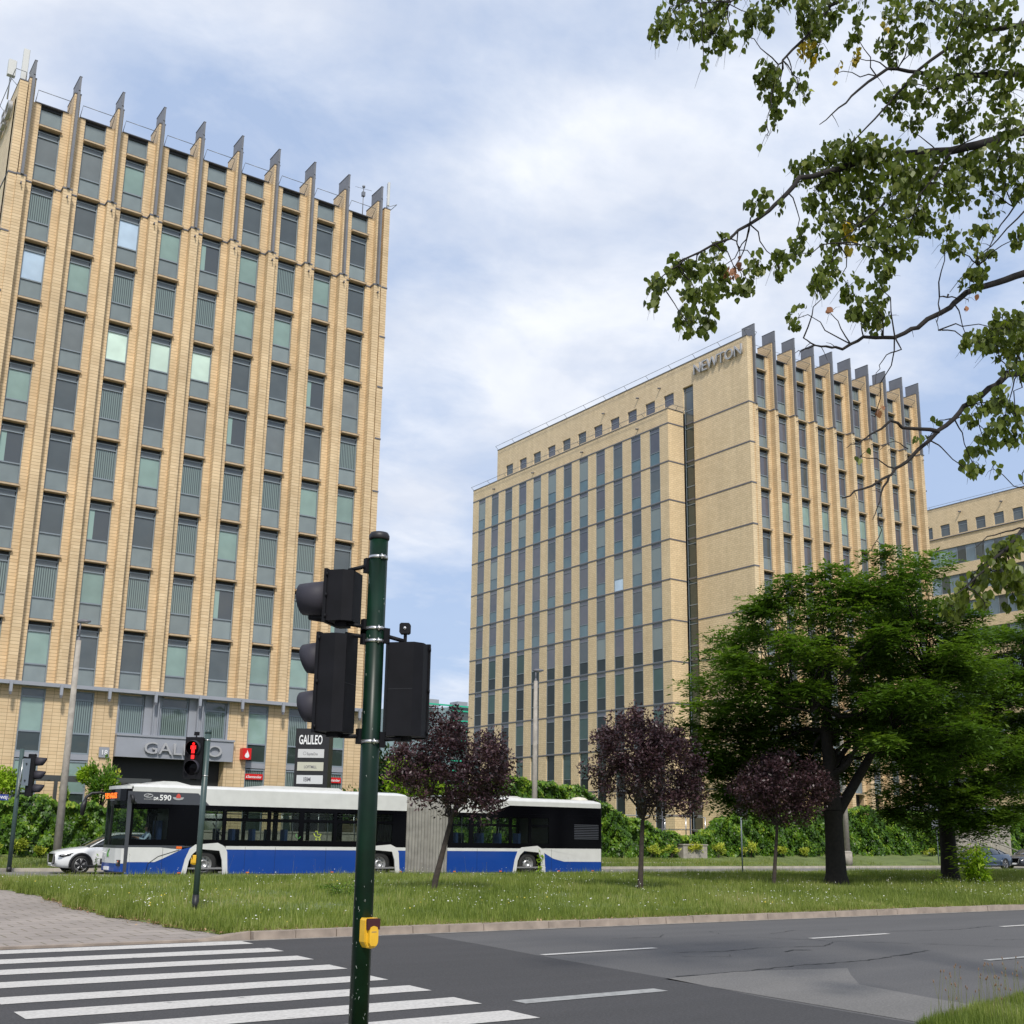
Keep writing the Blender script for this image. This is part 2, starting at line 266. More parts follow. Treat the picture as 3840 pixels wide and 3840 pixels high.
LF_flow=leafmat('flower',[(0,(.55,.55,.50)),(.9,(.78,.77,.72)),(.92,(.7,.55,.08)),(1,(.75,.55,.06))],.2)
# ---------------- ground ----------------
def sheet(name,poly,z,m,kind='structure'):
    mb=MB(); mb.add([(x,y,z) for x,y in poly],[tuple(range(len(poly)))],m); o=mb.build(name); tag(o,None,None,None,kind); return o
def asphalt(name,c,c2,sc=120,big=.35):
    m=bpy.data.materials.new(name); m.use_nodes=True; t=m.node_tree; nd=t.nodes; ln=t.links; b=nd['Principled BSDF']; g=nd.new('ShaderNodeNewGeometry')
    n=nd.new('ShaderNodeTexNoise'); n.inputs['Scale'].default_value=45; n.inputs['Detail'].default_value=3; ln.new(g.outputs['Position'],n.inputs['Vector'])
    mp=nd.new('ShaderNodeMapping'); mp.inputs['Scale'].default_value=(.22,1.3,1); ln.new(g.outputs['Position'],mp.inputs[0]); n2=nd.new('ShaderNodeTexNoise'); n2.inputs['Scale'].default_value=.9; n2.inputs['Detail'].default_value=8; ln.new(mp.outputs[0],n2.inputs['Vector'])
    r1=nd.new('ShaderNodeMapRange'); r1.inputs[1].default_value=.25; r1.inputs[2].default_value=.75; r1.inputs[3].default_value=.72; r1.inputs[4].default_value=1.28; ln.new(n.outputs['Fac'],r1.inputs[0])
    r2=nd.new('ShaderNodeValToRGB'); r2.color_ramp.elements[0].position=.3; r2.color_ramp.elements[1].position=.7; r2.color_ramp.elements[0].color=(*c2,1); r2.color_ramp.elements[1].color=(*c,1); ln.new(n2.outputs['Fac'],r2.inputs[0])
    vm=nd.new('ShaderNodeVectorMath'); vm.operation='SCALE'; ln.new(r2.outputs[0],vm.inputs[0]); ln.new(r1.outputs[0],vm.inputs['Scale']); ln.new(vm.outputs[0],b.inputs['Base Color']); b.inputs['Roughness'].default_value=.9; b.inputs['Specular IOR Level'].default_value=.2
    bp=nd.new('ShaderNodeBump'); bp.inputs['Strength'].default_value=.25; bp.inputs['Distance'].default_value=.01; ln.new(n.outputs['Fac'],bp.inputs['Height']); ln.new(bp.outputs[0],b.inputs['Normal'])
    return m
A_old=asphalt('asphalt_old',(.118,.115,.114),(.100,.098,.098)); A_new=asphalt('asphalt_new',(.070,.068,.070),(.060,.059,.060)); A_patch=asphalt('asphalt_patch',(.175,.168,.16),(.15,.145,.138)); A_dk=mat('crack_filler',(.03,.03,.03),.9)
M_paint=mat('road_paint',(.50,.48,.45),.75,noise=.16,nscale=28,bump=.3); 
def wear(m,base,sc,a,b):
    t=m.node_tree; nd=t.nodes; ln=t.links; bs=nd['Principled BSDF']; old=bs.inputs['Base Color'].links[0].from_socket; g=nd.new('ShaderNodeNewGeometry')
    mp=nd.new('ShaderNodeMapping'); mp.inputs['Scale'].default_value=(1.,1.6,1); ln.new(g.outputs['Position'],mp.inputs[0]); n=nd.new('ShaderNodeTexNoise'); n.inputs['Scale'].default_value=sc; n.inputs['Detail'].default_value=8; n.inputs['Roughness'].default_value=.72; ln.new(mp.outputs[0],n.inputs['Vector'])
    r=nd.new('ShaderNodeMapRange'); r.inputs[1].default_value=a; r.inputs[2].default_value=b; ln.new(n.outputs['Fac'],r.inputs[0]); mx=nd.new('ShaderNodeMix'); mx.data_type='RGBA'; mx.inputs[6].default_value=(*base,1); ln.new(r.outputs[0],mx.inputs[0]); ln.new(old,mx.inputs[7]); ln.new(mx.outputs[2],bs.inputs['Base Color'])
wear(M_paint,(.14,.138,.135),4.5,.33,.40)
M_paintw=mat('road_paint_worn',(.30,.30,.29),.85,noise=.25,nscale=12)
M_soil=mat('soil_and_grass',(.15,.19,.055),.95,col2=(.10,.13,.04),nscale=1.2); M_kerb=mat('kerb_stone',(.30,.245,.20),.85,noise=.22,nscale=4,bump=.3)
M_slab=tile('paving',(.31,.27,.245),(.35,.305,.275),(.15,.13,.09),.52,.5,.014,.5,.2)
# paving slabs lie flat: use x,y
def flat_tile(m):
    t=m.node_tree
    for n in t.nodes:
        if n.type=='COMBXYZ':
            for l in list(n.inputs[1].links): t.links.remove(l)
            sp=[k for k in t.nodes if k.type=='SEPXYZ'][0]; t.links.new(sp.outputs[1],n.inputs[1])
            for l in list(n.inputs[0].links): t.links.remove(l)
            t.links.new(sp.outputs[0],n.inputs[0])
flat_tile(M_slab)
sheet('ground',[(-1500,-600),(3000,-600),(3000,2500),(-1500,2500)],-.06,M_soil)
sheet('road',[(-60,6.9),(140,6.9),(140,18.06),(-60,18.06)],0,A_old)
sheet('road_new_asphalt',[(-3,6.9),(9.62,6.9),(9.7,9.25),(9.95,11.05),(10.12,13.9),(10.3,15.7),(10.42,17.86),(-3,17.86)],.004,A_new)
sheet('road_light_patch',[(9.73,7.2),(9.86,10.99),(11.3,11.15),(12.9,10.75),(12.3,10.2),(11.6,9.5),(11.35,8.4),(11.2,7.3)],.004,A_patch)
sheet('pavement',[(-60,-30),(140,-30),(140,5.2),(-60,5.2)],.0,M_slab)
sheet('verge',[(-60,5.2),(140,5.2),(140,6.95),(12.8,7.9),(10.9,7.5),(9.3,6.9),(-60,6.9)],.012,M_soil)
st=[(17.73,17.22),(16.52,15.98),(15.33,14.81),(14.13,13.62),(12.89,12.4),(11.85,11.36),(10.79,10.26),(9.76,9.23),(8.7,8.2),(7.7,7.2)]
rx=[7.2,7.15,7.06,6.96,6.87,6.83,6.76,6.73,6.7,6.68]
for i,(a,b) in enumerate(st):
    x0=2.66; x1=rx[i]; nn=14; pts=[]
    for k in range(nn+1): pts.append((x0+(x1-x0)*k/nn,b+random.uniform(-.008,.008)))
    for k in range(nn+1): pts.append((x1-(x1-x0)*k/nn,a+random.uniform(-.008,.008)))
    o=sheet('crosswalk_stripe',pts,.009,M_paint)
for (x0,x1,y,w,m) in ((10.2,12.42,13.94,.14,M_paint),(16.1,18.3,14.18,.14,M_paint),(22.1,24.4,14.45,.14,M_paint),(28,30.5,14.6,.14,M_paint),(7.15,9.12,10.17,.24,M_paintw),(15.6,19.5,10.48,.12,M_paintw)):
    sheet('lane_marking',[(x0,y-w/2),(x1,y-w/2+(.1 if x0>10 else .05)),(x1,y+w/2+(.1 if x0>10 else .05)),(x0,y+w/2)],.009,m)
# cracks in the old asphalt
def crack(pts,w,name='road_crack'):
    mb=MB(); a=[]; b=[]
    P_=[]; 
    for i in range(len(pts)-1):
        (x0,y0),(x1,y1)=pts[i],pts[i+1]; k=max(2,int(math.hypot(x1-x0,y1-y0)/.12))
        for j in range(k): P_.append((x0+(x1-x0)*j/k+random.uniform(-.03,.03),y0+(y1-y0)*j/k+random.uniform(-.03,.03)))
    for (x,y) in P_:
        h=w*random.uniform(.3,1.2)/2; a.append((x,y-h,.006)); b.append((x,y+h,.006))
    n=len(P_); mb.add(a+b,[(i,i+1,n+i+1,n+i) for i in range(n-1)],A_dk); tag(mb.build(name),None,None,None,'structure')
for p_,w in [([(15.6,16.2),(15.3,15.5),(15.5,14.6),(16.2,13.6),(17.2,12.6),(17.8,11.9),(18.3,11.3)],.035),([(12.2,13.4),(13.1,13.2),(14,13.35),(15.2,13.1),(16,13.6)],.03),([(10.2,11.1),(11.5,11.15),(12.6,11.3),(14,11.3),(15.2,11.6),(16.3,11.9)],.04),([(12.9,15.7),(13.8,15.5),(14.4,16)],.03),([(18.3,14.9),(19.4,14.5),(20.6,14.4),(22.2,14.7)],.025),([(13.9,12.7),(14.2,12.9),(14.6,12.65)],.06),([(11.9,12.9),(12.6,12.6),(12.9,12.9)],.02),([(16.2,15.2),(17.3,15.6),(18.6,15.3)],.02),([(19,12.6),(20.4,12.2),(22,12.4)],.02)]: crack(p_,w)
# far kerb
kp=[(6.55,17.98,.02),(6.95,17.92,.05),(7.45,17.9,.13)]
x=7.45; k=0
mbk=MB()
def kerb_seg(mb,x0,x1,y,h0,h1,yd=.18):
    g=.006; vs=[(x0+g,y,-.02),(x1-g,y,-.02),(x1-g,y+yd,-.02),(x0+g,y+yd,-.02),(x0+g,y+.015,h0),(x1-g,y+.015,h1),(x1-g,y+yd,h0 if 0 else h1),(x0+g,y+yd,h0)]
    mb.add(vs,[(0,3,2,1),(4,5,6,7),(0,1,5,4),(1,2,6,5),(2,3,7,6),(3,0,4,7)],M_kerb)
kerb_seg(mbk,6.6,7.45,17.95,.03,.125)
x=7.45
while x<75:
    kerb_seg(mbk,x,x+.72,17.84+random.uniform(-.012,.012)+(.01*max(0,x-20) if x<60 else .4),.125+random.uniform(-.008,.008),.125+random.uniform(-.008,.008)); x+=.72
tag(mbk.build('kerb'),None,None,None,'structure')
mb=MB(); mb.box(-60,140,6.95,7.1,-.02,-.01,M_kerb)
mb=MB(); mb.box(-60,6.59,17.90,18.09,-.03,.034,M_kerb); tag(mb.build('dropped_kerb'),None,None,None,'structure')
sheet('lawn_edge_dirt',[(7.45,18.03),(75,18.03),(75,18.55),(40,18.3),(30,18.36),(22,18.28),(15,18.38),(11,18.3),(8.3,18.36)],.123,mat('dry_soil',(.30,.235,.165),.95,noise=.35,nscale=7,bump=.3))
# median lawn with low dome, paved path
def lawn():
    nx,ny=150,40; X=np.linspace(6.2,140,nx); Y=np.linspace(18.02,41.2,ny); vs=[];
    for j in range(ny):
        for i in range(nx):
            t=j/(ny-1); z=.11+.05*math.sin(math.pi*t)+.015*math.sin(X[i]*1.3+Y[j]*.8)
            xx=X[i]
            if i==0: xx=7.02+.22*math.sin(Y[j]*.45); z=.034
            if i==1: xx=7.42+.22*math.sin(Y[j]*.45)
            vs.append((xx,Y[j],z))
    mb=MB(); mb.add(vs,[(j*nx+i,j*nx+i+1,(j+1)*nx+i+1,(j+1)*nx+i) for j in range(ny-1) for i in range(nx-1)],M_soil,True); tag(mb.build('lawn_ground'),None,None,None,'structure')
lawn()
sheet('path',[(-60,18.0),(7.3,18.0),(7.3,35.4),(-60,35.4)],.03,M_slab)
sheet('lawn_ground_left',[(-60,35.4),(7.4,35.4),(7.4,41.2),(-60,41.2)],.10,M_soil)
M_kerb2=mat('far_kerb_stone',(.42,.38,.32),.9,noise=.15,nscale=2)
mb=MB(); mb.box(-60,140,41.2,41.38,-.05,.13,M_kerb2); mb.box(-60,140,49.3,49.48,-.05,.13,M_kerb2); tag(mb.build('far_kerb'),None,None,None,'structure')
A_far=asphalt('asphalt_far',(.21,.20,.185),(.17,.165,.155)); sheet('far_road',[(-60,41.2),(140,41.2),(140,49.4),(-60,49.4)],.002,A_far)
def bank():
    rows=[(49.48,.10),(51,.16),(52.3,.27),(54,.46),(54.6,.6),(56,1.3),(59.9,1.5),(200,1.5)]; xs=[-60,0,20,45,60,75,140]
    vs=[(x_,y_,z_+(max(0,x_-45)*.008 if 50<y_<57 else 0)) for y_,z_ in rows for x_ in xs]; n=len(xs)
    mb=MB(); mb.add(vs,[(j*n+i,j*n+i+1,(j+1)*n+i+1,(j+1)*n+i) for j in range(len(rows)-1) for i in range(n-1)],M_soil,True); tag(mb.build('grass_bank'),None,None,None,'structure')
bank()
mb=MB(); mb.box(38,110,51.9,52.0,.1,.30,M_kerb2); tag(mb.build('edging_strip'),None,None,None,'structure')
# ---------------- grass blades ----------------
def blades(name,n,xf,z,h,w,m=LF_grass,lean=.35,vshift=0.,kind='stuff',label=None):
    X,Y=xf(n); n=len(X); Z=z(X,Y) if callable(z) else np.full(n,z); a=rng.uniform(0,2*np.pi,n)
    H=h*rng.lognormal(0,.35,n); H=H*(h_mod(X,Y) if callable(h_mod) else 1); Wd=w*rng.uniform(.6,1.5,n)
    dx=np.cos(a); dy=np.sin(a); c=np.stack([X,Y,Z-.01],-1); s_=np.stack([-dy,dx,0*a],-1); tip=c+np.stack([dx*H*lean*rng.uniform(0,1.4,n),dy*H*lean*rng.uniform(0,1.4,n),H],-1)
    v=np.stack([c-s_*Wd[:,None],c+s_*Wd[:,None],tip],1).reshape(-1,3)
    val=np.clip(vfield(X,Y)+rng.normal(0,.16,n)+vshift,0,1); o=obj(name,np_mesh(name,v,3,val,m)); tag(o,label,'grass',None,kind); return o
def fld(X,Y,s,ph):
    return (np.sin(X*s+ph)+np.sin(Y*s*1.4+ph*2.1+X*s*.5)+np.sin((X-Y)*s*.73+ph*.7)+np.sin(X*s*2.3-Y*s*1.7+ph*3))/4
def h_mod(X,Y): return np.clip(1+.55*fld(X,Y,.9,1.3)+.3*fld(X,Y,3.1,.3),.35,2)
def vfield(X,Y): return .42+.20*fld(X,Y,.55,2.2)+.16*fld(X,Y,2.4,.9)
def med(n):
    Y=18.1+(41.1-18.1)*rng.uniform(0,1,n)**1.25; X=np.where(rng.uniform(0,1,n)<.06,7.+rng.exponential(.25,n),Y*rng.uniform(.12,1.62,n)); e=6.98+.22*np.sin(Y*.45)+.10*np.sin(Y*2.1)+.06*np.sin(Y*7.3)+np.abs(rng.normal(0,.10,n)); k=X>e
    return X[k],Y[k]
zl=lambda X,Y:.11+.05*np.sin(np.pi*(Y-18.02)/23.2)
blades('lawn_grass',270000,med,zl,.118,.0078,label='uneven green grass covering the median between the two roads')
def medf(n):
    Y=18.05+rng.uniform(0,1.6,n)**1.5; X=rng.uniform(7.2,31,n); return X,Y
blades('kerbside_grass',26000,medf,zl,.085,.006,vshift=.10,label='short lighter grass spilling along the kerb of the median')
def edge(n):
    Y=rng.uniform(18.3,41,n); return 6.97+.22*np.sin(Y*.45)+.10*np.sin(Y*2.1)+.06*np.sin(Y*7.3)+np.abs(rng.normal(0,.28,n)),Y
blades('path_edge_grass',30000,edge,.05,.11,.008,vshift=.12,label='dry ragged grass creeping over the edge of the paved path')
def litter(n,m_):
    Y=rng.uniform(18.4,30,n); X=6.95+.22*np.sin(Y*.45)+rng.normal(.05,.16,n); Y2=rng.uniform(17.95,18.5,n//2); X2=rng.uniform(7.3,26,n//2); X=np.concatenate([X,X2]); Y=np.concatenate([Y,Y2]); k=len(X)
    c=np.stack([X,Y,np.where(np.arange(k)<n,.07,.14)+rng.uniform(0,.02,k)],-1); v,q=leaf_verts(c,rng.normal(0,1,(k,3))*np.array([1,1,.2]),np.stack([rng.normal(0,.3,k),rng.normal(0,.3,k),np.ones(k)],-1),np.full(k,.05)*rng.uniform(.5,1.3,k),np.full(k,.035),'leaf'); o=obj('leaf_litter',np_mesh('leaf_litter',v,q,rng.uniform(0,1,k),m_)); tag(o,'dry brown fallen leaves gathered along the lawn edge','fallen leaves',None,'stuff')
litter(900,leafmat('dry_leaf',[(0,(.10,.05,.02)),(.6,(.26,.14,.07)),(1,(.45,.30,.17))],.1))
sheet('gutter_dust',[(6.6,17.70),(75,17.78),(75,17.86),(6.6,17.86)],.007,mat('gutter_dust',(.24,.22,.195),.95,noise=.3,nscale=6))
def far(n): Y=rng.uniform(49.6,53.9,n); return Y*rng.uniform(.15,1.7,n),Y
blades('bank_grass',60000,far,lambda X,Y:.1+(Y-49.5)*.08,.10,.012,vshift=.02,label='mown grass on the bank below the ivy hedge')
def lft(n): Y=rng.uniform(35.5,41.1,n); return rng.uniform(4,7.6,n),Y
blades('path_end_grass',6000,lft,.10,.13,.008,label='grass tuft at the far end of the paved path')
def near(n):
    X=rng.uniform(9.4,15.5,n); t=rng.uniform(0,1,n)**.8; top=np.where(X<11,7.1+.3*(X-9.4),7.6+.27*(X-11)); return X,6.3+(top-6.3)*t
blades('verge_grass',30000,near,.012,.075,.004,vshift=-.20,label='bright verge grass at the near edge of the road')
# wild flowers in the lawn
def flowers(name,n,xf,zf,sz,label):
    X,Y=xf(n); n=len(X); k=fld(X,Y,.9,.5)+.6*fld(X,Y,2.7,3.1)+rng.uniform(-.35,.35,n)>0.22; X,Y=X[k],Y[k]; n=len(X); c=np.stack([X,Y,zf(X,Y)+rng.uniform(.12,.30,n)],-1)
    ax=np.stack([rng.normal(0,1,n),rng.normal(0,1,n),rng.normal(0,.25,n)],-1); nr=np.stack([rng.normal(0,.3,n)-.4,rng.normal(0,.3,n)-.5,np.ones(n)*.6],-1); s_=sz*rng.uniform(.6,1.4,n)
    v,k_=leaf_verts(c,ax,nr,s_,s_,'leaf'); o=obj(name,np_mesh(name,v,k_,rng.uniform(0,1,n),LF_flow)); tag(o,label,'flowers',None,'stuff')
flowers('lawn_flowers',5000,med,zl,.028,'small white clover and daisy heads dotted through the median lawn')
def stalks(name,pts,h,label,n=6,seed=0):
    mb=MB(); R_=random.Random(seed); vs=[]; M_st=mat('weed_stalk',(.16,.17,.06),.8); M_sd=mat('seed_head',(.20,.12,.07),.9)
    for (x,y) in pts:
        for k in range(n):
            a=R_.uniform(0,6.28); hh=h*R_.uniform(.5,1.15); x0=x+R_.uniform(-.12,.12); y0=y+R_.uniform(-.12,.12); l=R_.uniform(.05,.3)*hh
            p=[(x0,y0,0),(x0+math.cos(a)*l*.3,y0+math.sin(a)*l*.3,hh*.5),(x0+math.cos(a)*l,y0+math.sin(a)*l,hh)]; mb.tube(p,[.0025,.002,.0012],M_st,4,False)
            mb.lathe([(.001,-.012),(.006,-.004),(.006,.008),(.001,.02)],p[2],(math.cos(a)*.3,math.sin(a)*.3,1),M_sd,5)
    o=mb.build(name); tag(o,label,'weeds',None,'stuff')
stalks('verge_weeds',[(9.95,7.15),(10.35,7.25),(10.8,7.35),(11.3,7.5),(11.8,7.6),(12.3,7.75),(12.8,7.8),(12.0,7.3),(12.6,7.2),(11.5,7.1),(10.3,6.8)],.42,'thin dry weed stalks with seed heads standing along the near road edge',9,3)
def leafy(name,label,x,y,z,h,w,n,lm,ls,cat='plant',stemm=None,seed=1,group=None,wide=.5,stems=5):
    g=np.random.default_rng(seed); R_=random.Random(seed); root=thing(name,label,cat,(x,y,z),group); mb=MB(); cs=[];
    for k in range(stems):
        a=R_.uniform(0,6.28); rr=w*R_.uniform(.1,1); top=Vector((math.cos(a)*rr,math.sin(a)*rr,h*R_.uniform(.6,1)))
        mb.tube([(0,0,0),top*.5+Vector((0,0,h*.08)),top],[.012*h,.008*h,.003*h],stemm or M_tree,5,False); 
        m_=n//stems; t=g.uniform(.12,1,m_); base=np.array(top)[None]*t[:,None]; cs.append(base+g.normal(0,1,(m_,3))*np.array([w*wide*.35,w*wide*.35,h*.05]))
    c=np.concatenate(cs); c[:,2]=np.maximum(c[:,2],.03); n_=len(c); ax=c*np.array([1,1,0])*1.5+g.normal(0,.35*w,(n_,3)); ax[:,2]-=.1*w; nr=np.stack([g.normal(0,.5,n_),g.normal(0,.5,n_),np.ones(n_)],-1)
    L_=ls*g.uniform(.6,1.3,n_); v,k_=leaf_verts(c,ax,nr,L_,L_*.42,'leaf'); mb2=obj('foliage',np_mesh('foliage',v,k_,g.uniform(0,1,n_),lm),root); mb.build('stem',root,False).location=(0,0,0)
    return root
# ---------------- buildings ----------------
def variants(x0,x1,zb,zt,mats,pw=.012):
    """thin pane meshes local to window origin"""
    out=[]
    for m in mats: mb=MB(); mb.box(x0,x1,0,pw,zb,zt,m); out.append(mb.mesh('pane'))
    return out
def fin_facade(root,X0,bay,n,Yf,lips,fl,nrow,ww,wz_bot,roof,piertop,fintop,band0,cornL,cornR,prefix,panes,pw,special,spmat,gl):
    """X0 centre of first pier; lips: z of top lip. Yf: outer fin edge"""
    Yw=Yf+.65; Yp=Yf+.14; R0=root.location
    def B(mb,name): return mb.build(name,root)
    wl=MB(); woff=.62
    for i in range(n):
        c=X0+i*bay; a=max(cornL+.0,c-(bay-ww-woff)); b=min(cornR,c+woff)
        if i==0: a=cornL
        if i==n-1: b=cornR
        wl.box(a,b,Yw,Yw+.45,wz_bot,roof,M_tile)
    B(wl,'wall')
    for i in range(n):
        c=X0+i*bay; mb=MB(); mb.box(c-.22,c+.22,Yp,Yw+.05,wz_bot,band0-.06,M_tile); mb.box(c-.17,c+.17,Yf+.27,Yw+1.2,band0+.04,piertop,M_tile); mb.box(c-.19,c+.19,Yf+.24,Yw+1.22,piertop,piertop+.05,M_band); B(mb,'pier')
        mb=MB(); mb.box(c-.065,c+.065,Yf,Yf+.27,band0-.02,piertop+.1,M_fin); mb.box(c-.055,c+.055,Yf,Yf+1.4,piertop+.05,fintop,M_fin); mb.box(c-.075,c+.075,Yf-.01,Yf+1.41,fintop,fintop+.03,M_band); B(mb,'fin')
        mb=MB(); mb.box(c-.26,c+.26,Yp-.02,Yw-.002,band0-.06,band0+.04,M_band); mb.box(c-.60,c-.26,Yw-.035,Yw+.2,band0-.05,band0+.03,M_band); mb.box(c+.26,c+.61,Yw-.035,Yw+.2,band0-.05,band0+.03,M_band); B(mb,'pier_band'); mb=MB()
        mb.tube([(c,Yp,band0-.55),(c,Yp-.16,band0-.52),(c,Yp-.18,band0-.66)],.035,M_band,6); B(mb,'bracket')
    # window prototypes
    fz=fl
    fr=MB(); w0,w1=0,ww
    for a,b in ((0,.05),(ww-.05,ww)): fr.box(a,b,-.05,.08,.0,fz-.118,M_frame)
    for a,b in ((.0,.05),(1.08,1.15),(2.74,2.80),(3.02,3.09)): fr.box(.052,ww-.052,-.045,.08,a,b,M_frame)
    fr.box(.052,ww-.052,.03,.08,3.092,fz-.118,M_dark); fr.box(.09,ww-.09,-.02,.06,2.802,3.018,G_dark)  # black strip: blind box and recess shade under the sill, put into the colour
    frame=fr.mesh('window')
    sill=MB(); sill.box(.0,ww+.03,-.34,.2,-.115,-.012,M_lip); sill.box(-.01,ww+.04,-.35,.2,-.012,0,M_band); sillm=sill.mesh('sill')
    sps=variants(.052,ww-.052,.052,1.078,spmat); ps=variants(.052,ww-.052,1.152,2.738,panes)
    for i in range(n-1):
        for k in range(nrow):
            x=X0+i*bay+woff; z=lips-fl*(k+1)
            w=obj('window',frame,root,Vector((x,Yw+.17,z))-R0)
            v=special.get((i,k))
            if v is None: v=random.choices(range(len(ps)),pw)[0]
            obj('pane',ps[v],w,(0,.02,0)); obj('spandrel_panel',sps[random.randrange(len(sps))],w,(0,.02,0))
            s=obj('sill',sillm,w,(0,0,0))
    # top small lights and roof rails
    sm=MB(); h=roof-lips-.05
    sm.box(0,.05,-.05,.08,0,h,M_frame); sm.box(ww-.05,ww,-.05,.08,0,h,M_frame); sm.box(.052,ww-.052,-.05,.08,h-.14,h,M_dark); sm.box(.052,ww-.052,-.045,.08,0,.05,M_frame); smm=sm.mesh('upper_window')
    tp=variants(.052,ww-.052,.052,h-.142,[spmat[0]])[0]
    for i in range(n-1):
        x=X0+i*bay; w=obj('upper_window',smm,root,Vector((x+woff,Yw+.17,lips))-R0); obj('pane',tp,w,(0,.02,0)); obj('sill',sillm,w,(0,0,0))
        mb=MB(); a,b=x+.32,x+bay-.32; mb.box(x+.3,x+bay-.3,Yw-.05,Yw+.5,roof,roof+.05,M_band)
        mb.tube([(a,Yw+.1,roof+.05),(a,Yw-.45,roof+.5),(b,Yw-.45,roof+.5),(b,Yw+.1,roof+.05)],.022,M_rail,6); B(mb,'roof_rail')
def lowwin(root,name,x0,x1,y,z0,z1,rails,panes):
    mb=MB(); mb.box(x0,x0+.07,y-.03,y+.1,z0,z1,M_frame); mb.box(x1-.07,x1,y-.03,y+.1,z0,z1,M_frame)
    for a in rails: mb.box(x0+.072,x1-.072,y-.028,y+.1,a-.04,a+.04,M_frame)
    w=mb.build(name,root)
    for a,b,m in panes: p_=MB(); p_.box(x0+.072,x1-.072,y+.02,y+.04,a,b,m); p_.build('pane',w)
    return w
# === left tower ===
Gx0=9.31; gb=2.368
G=thing('office_tower','cream tiled office tower filling the left, with grey roof fins and entrance portal','building',(20,65,0))
b0=MB(); b0.box(9.2,31.0,61.1,94.5,1.5,40.2,M_dark); b0.box(9.0,31.2,61.4,94.6,40.2,40.35,M_band); b0.build('core',G)
gp=[G_dark,G_grey,G_blind,G_str,G_half,G_mint,G_sky]
sp={(2,3):5,(3,3):5,(4,3):5,(0,2):6,(0,0):1,(1,0):1,(2,0):2,(0,1):3,(2,1):6,(1,2):2,(2,2):3,(3,1):2,(3,2):3,(4,2):3,(3,0):0,(4,0):0,(5,0):0,(6,0):0,(7,0):0,(8,0):0,(4,1):4,(5,1):2,(6,1):3,(7,1):2,(5,2):2,(6,2):2,(0,3):1,(1,3):1,(0,4):2,(7,3):4,(0,5):4,(8,5):2,(7,5):2,(6,5):3,(5,5):3,(4,5):3,(3,5):2,(2,5):3,(2,6):4,(1,7):3,(0,7):3,(2,7):2,(3,7):3,(4,7):3,(5,7):4,(6,7):3,(7,7):3,(0,8):2,(1,8):2,(2,8):0,(3,8):0,(4,8):2,(5,8):0,(6,8):2}
fin_facade(G,Gx0,gb,10,60.,38.95,3.378,9,1.16,8.62,40.22,41.36,42.3,35.46,8.66,31.35,'tower',gp,[.52,.16,.08,.17,.07,0,0],sp,[G_sp],None)
# corner, side walls
mb=MB(); mb.box(8.66,9.085,60.22,60.648,8.7,41.0,M_tile); mb.box(30.95,31.35,60.22,60.648,8.7,41.0,M_tile); mb.box(8.66,9.0,60.65,95,1.5,41.0,M_tileb); mb.box(31.0,31.35,61.12,95,1.5,41.0,M_tileb); mb.box(9.0,31.,94.6,95,1.5,41.,M_tileb); mb.box(8.64,9.10,60.2,95.02,41.,41.06,M_band); mb.box(30.93,31.37,60.2,95.02,41.,41.06,M_band); mb.build('side_wall',G)
for k in range(9):
    z=35.46-3.378*k
    if z<9: break
    mb=MB(); mb.box(8.63,8.66,60.22,95,z-.05,z+.04,M_band); mb.box(8.63,9.04,60.19,60.22,z-.05,z+.04,M_band); mb.build('floor_band',G); mb=MB(); mb.box(30.97,31.38,60.19,60.22,z-.05,z+.04,M_band); mb.box(31.35,31.38,60.22,95,z-.05,z+.04,M_band); mb.build('floor_band',G)
mb=MB(); 
for ya in range(61,94,3): mb.tube([(8.75,ya,41.0),(8.35,ya,41.35)],.018,M_rail,5)
mb.tube([(8.35,60.1,41.4),(8.35,94,41.4)],.02,M_rail,5); mb.tube([(8.95,60.3,41.05),(8.9,60.0,41.4),(8.35,60.0,41.4)],.02,M_rail,5); mb.tube([(30.9,60.3,41.0),(31.7,60.0,41.4),(31.7,66,41.4)],.02,M_rail,5); mb.build('edge_rail',G)
text_obj('side_letters','GALILEO',1.35,.10,M_lt,G,(8.50,68.3,39.5),'-x',width=7.0)
# lower storeys
mb=MB(); mb.box(8.6,31.4,59.9,60.75,8.5,8.68,M_clad); mb.build('ledge_beam',G)
lw=MB()
for i in range(10):
    c=Gx0+i*gb; a=c-.588 if i else 8.66; b=c+.62 if i<9 else 31.35
    if i in (4,5): continue
    y1=63.5 if i in (3,6) else 61.2
    lw.box(a,b,60.45,y1,1.4,8.5,M_tilel); lw.build('lower_wall',G); lw=MB()
for i in range(10):
    c=Gx0+i*gb; mb=MB(); mb.box(c-.07,c+.07,59.78,59.92,8.1,8.62,M_clad); mb.box(c-.05,c+.05,59.80,59.9,7.98,8.1,M_band); mb.build('wall_lamp',G)
for i in range(9):
    x0=Gx0+i*gb+.62; x1=x0+1.16
    if 3<=i<=5: continue
    pv=G_blind if i in (1,6,8) else G_str
    lowwin(G,'lower_window',x0,x1,60.52,5.3,8.5,[5.34,6.32,8.0,8.42],[(8.04,8.38,G_dark),(6.36,7.96,pv),(5.38,6.28,G_green)])
    mb=MB(); mb.box(x0,x1,60.48,60.7,5.02,5.296,M_clad); mb.build('spandrel_ledge',G)
    lowwin(G,'lower_window',x0,x1,60.54,1.6,5.0,[1.64,3.4,4.94],[(3.44,4.9,G_str if i>5 else G_blind),(1.68,3.36,G_green)])
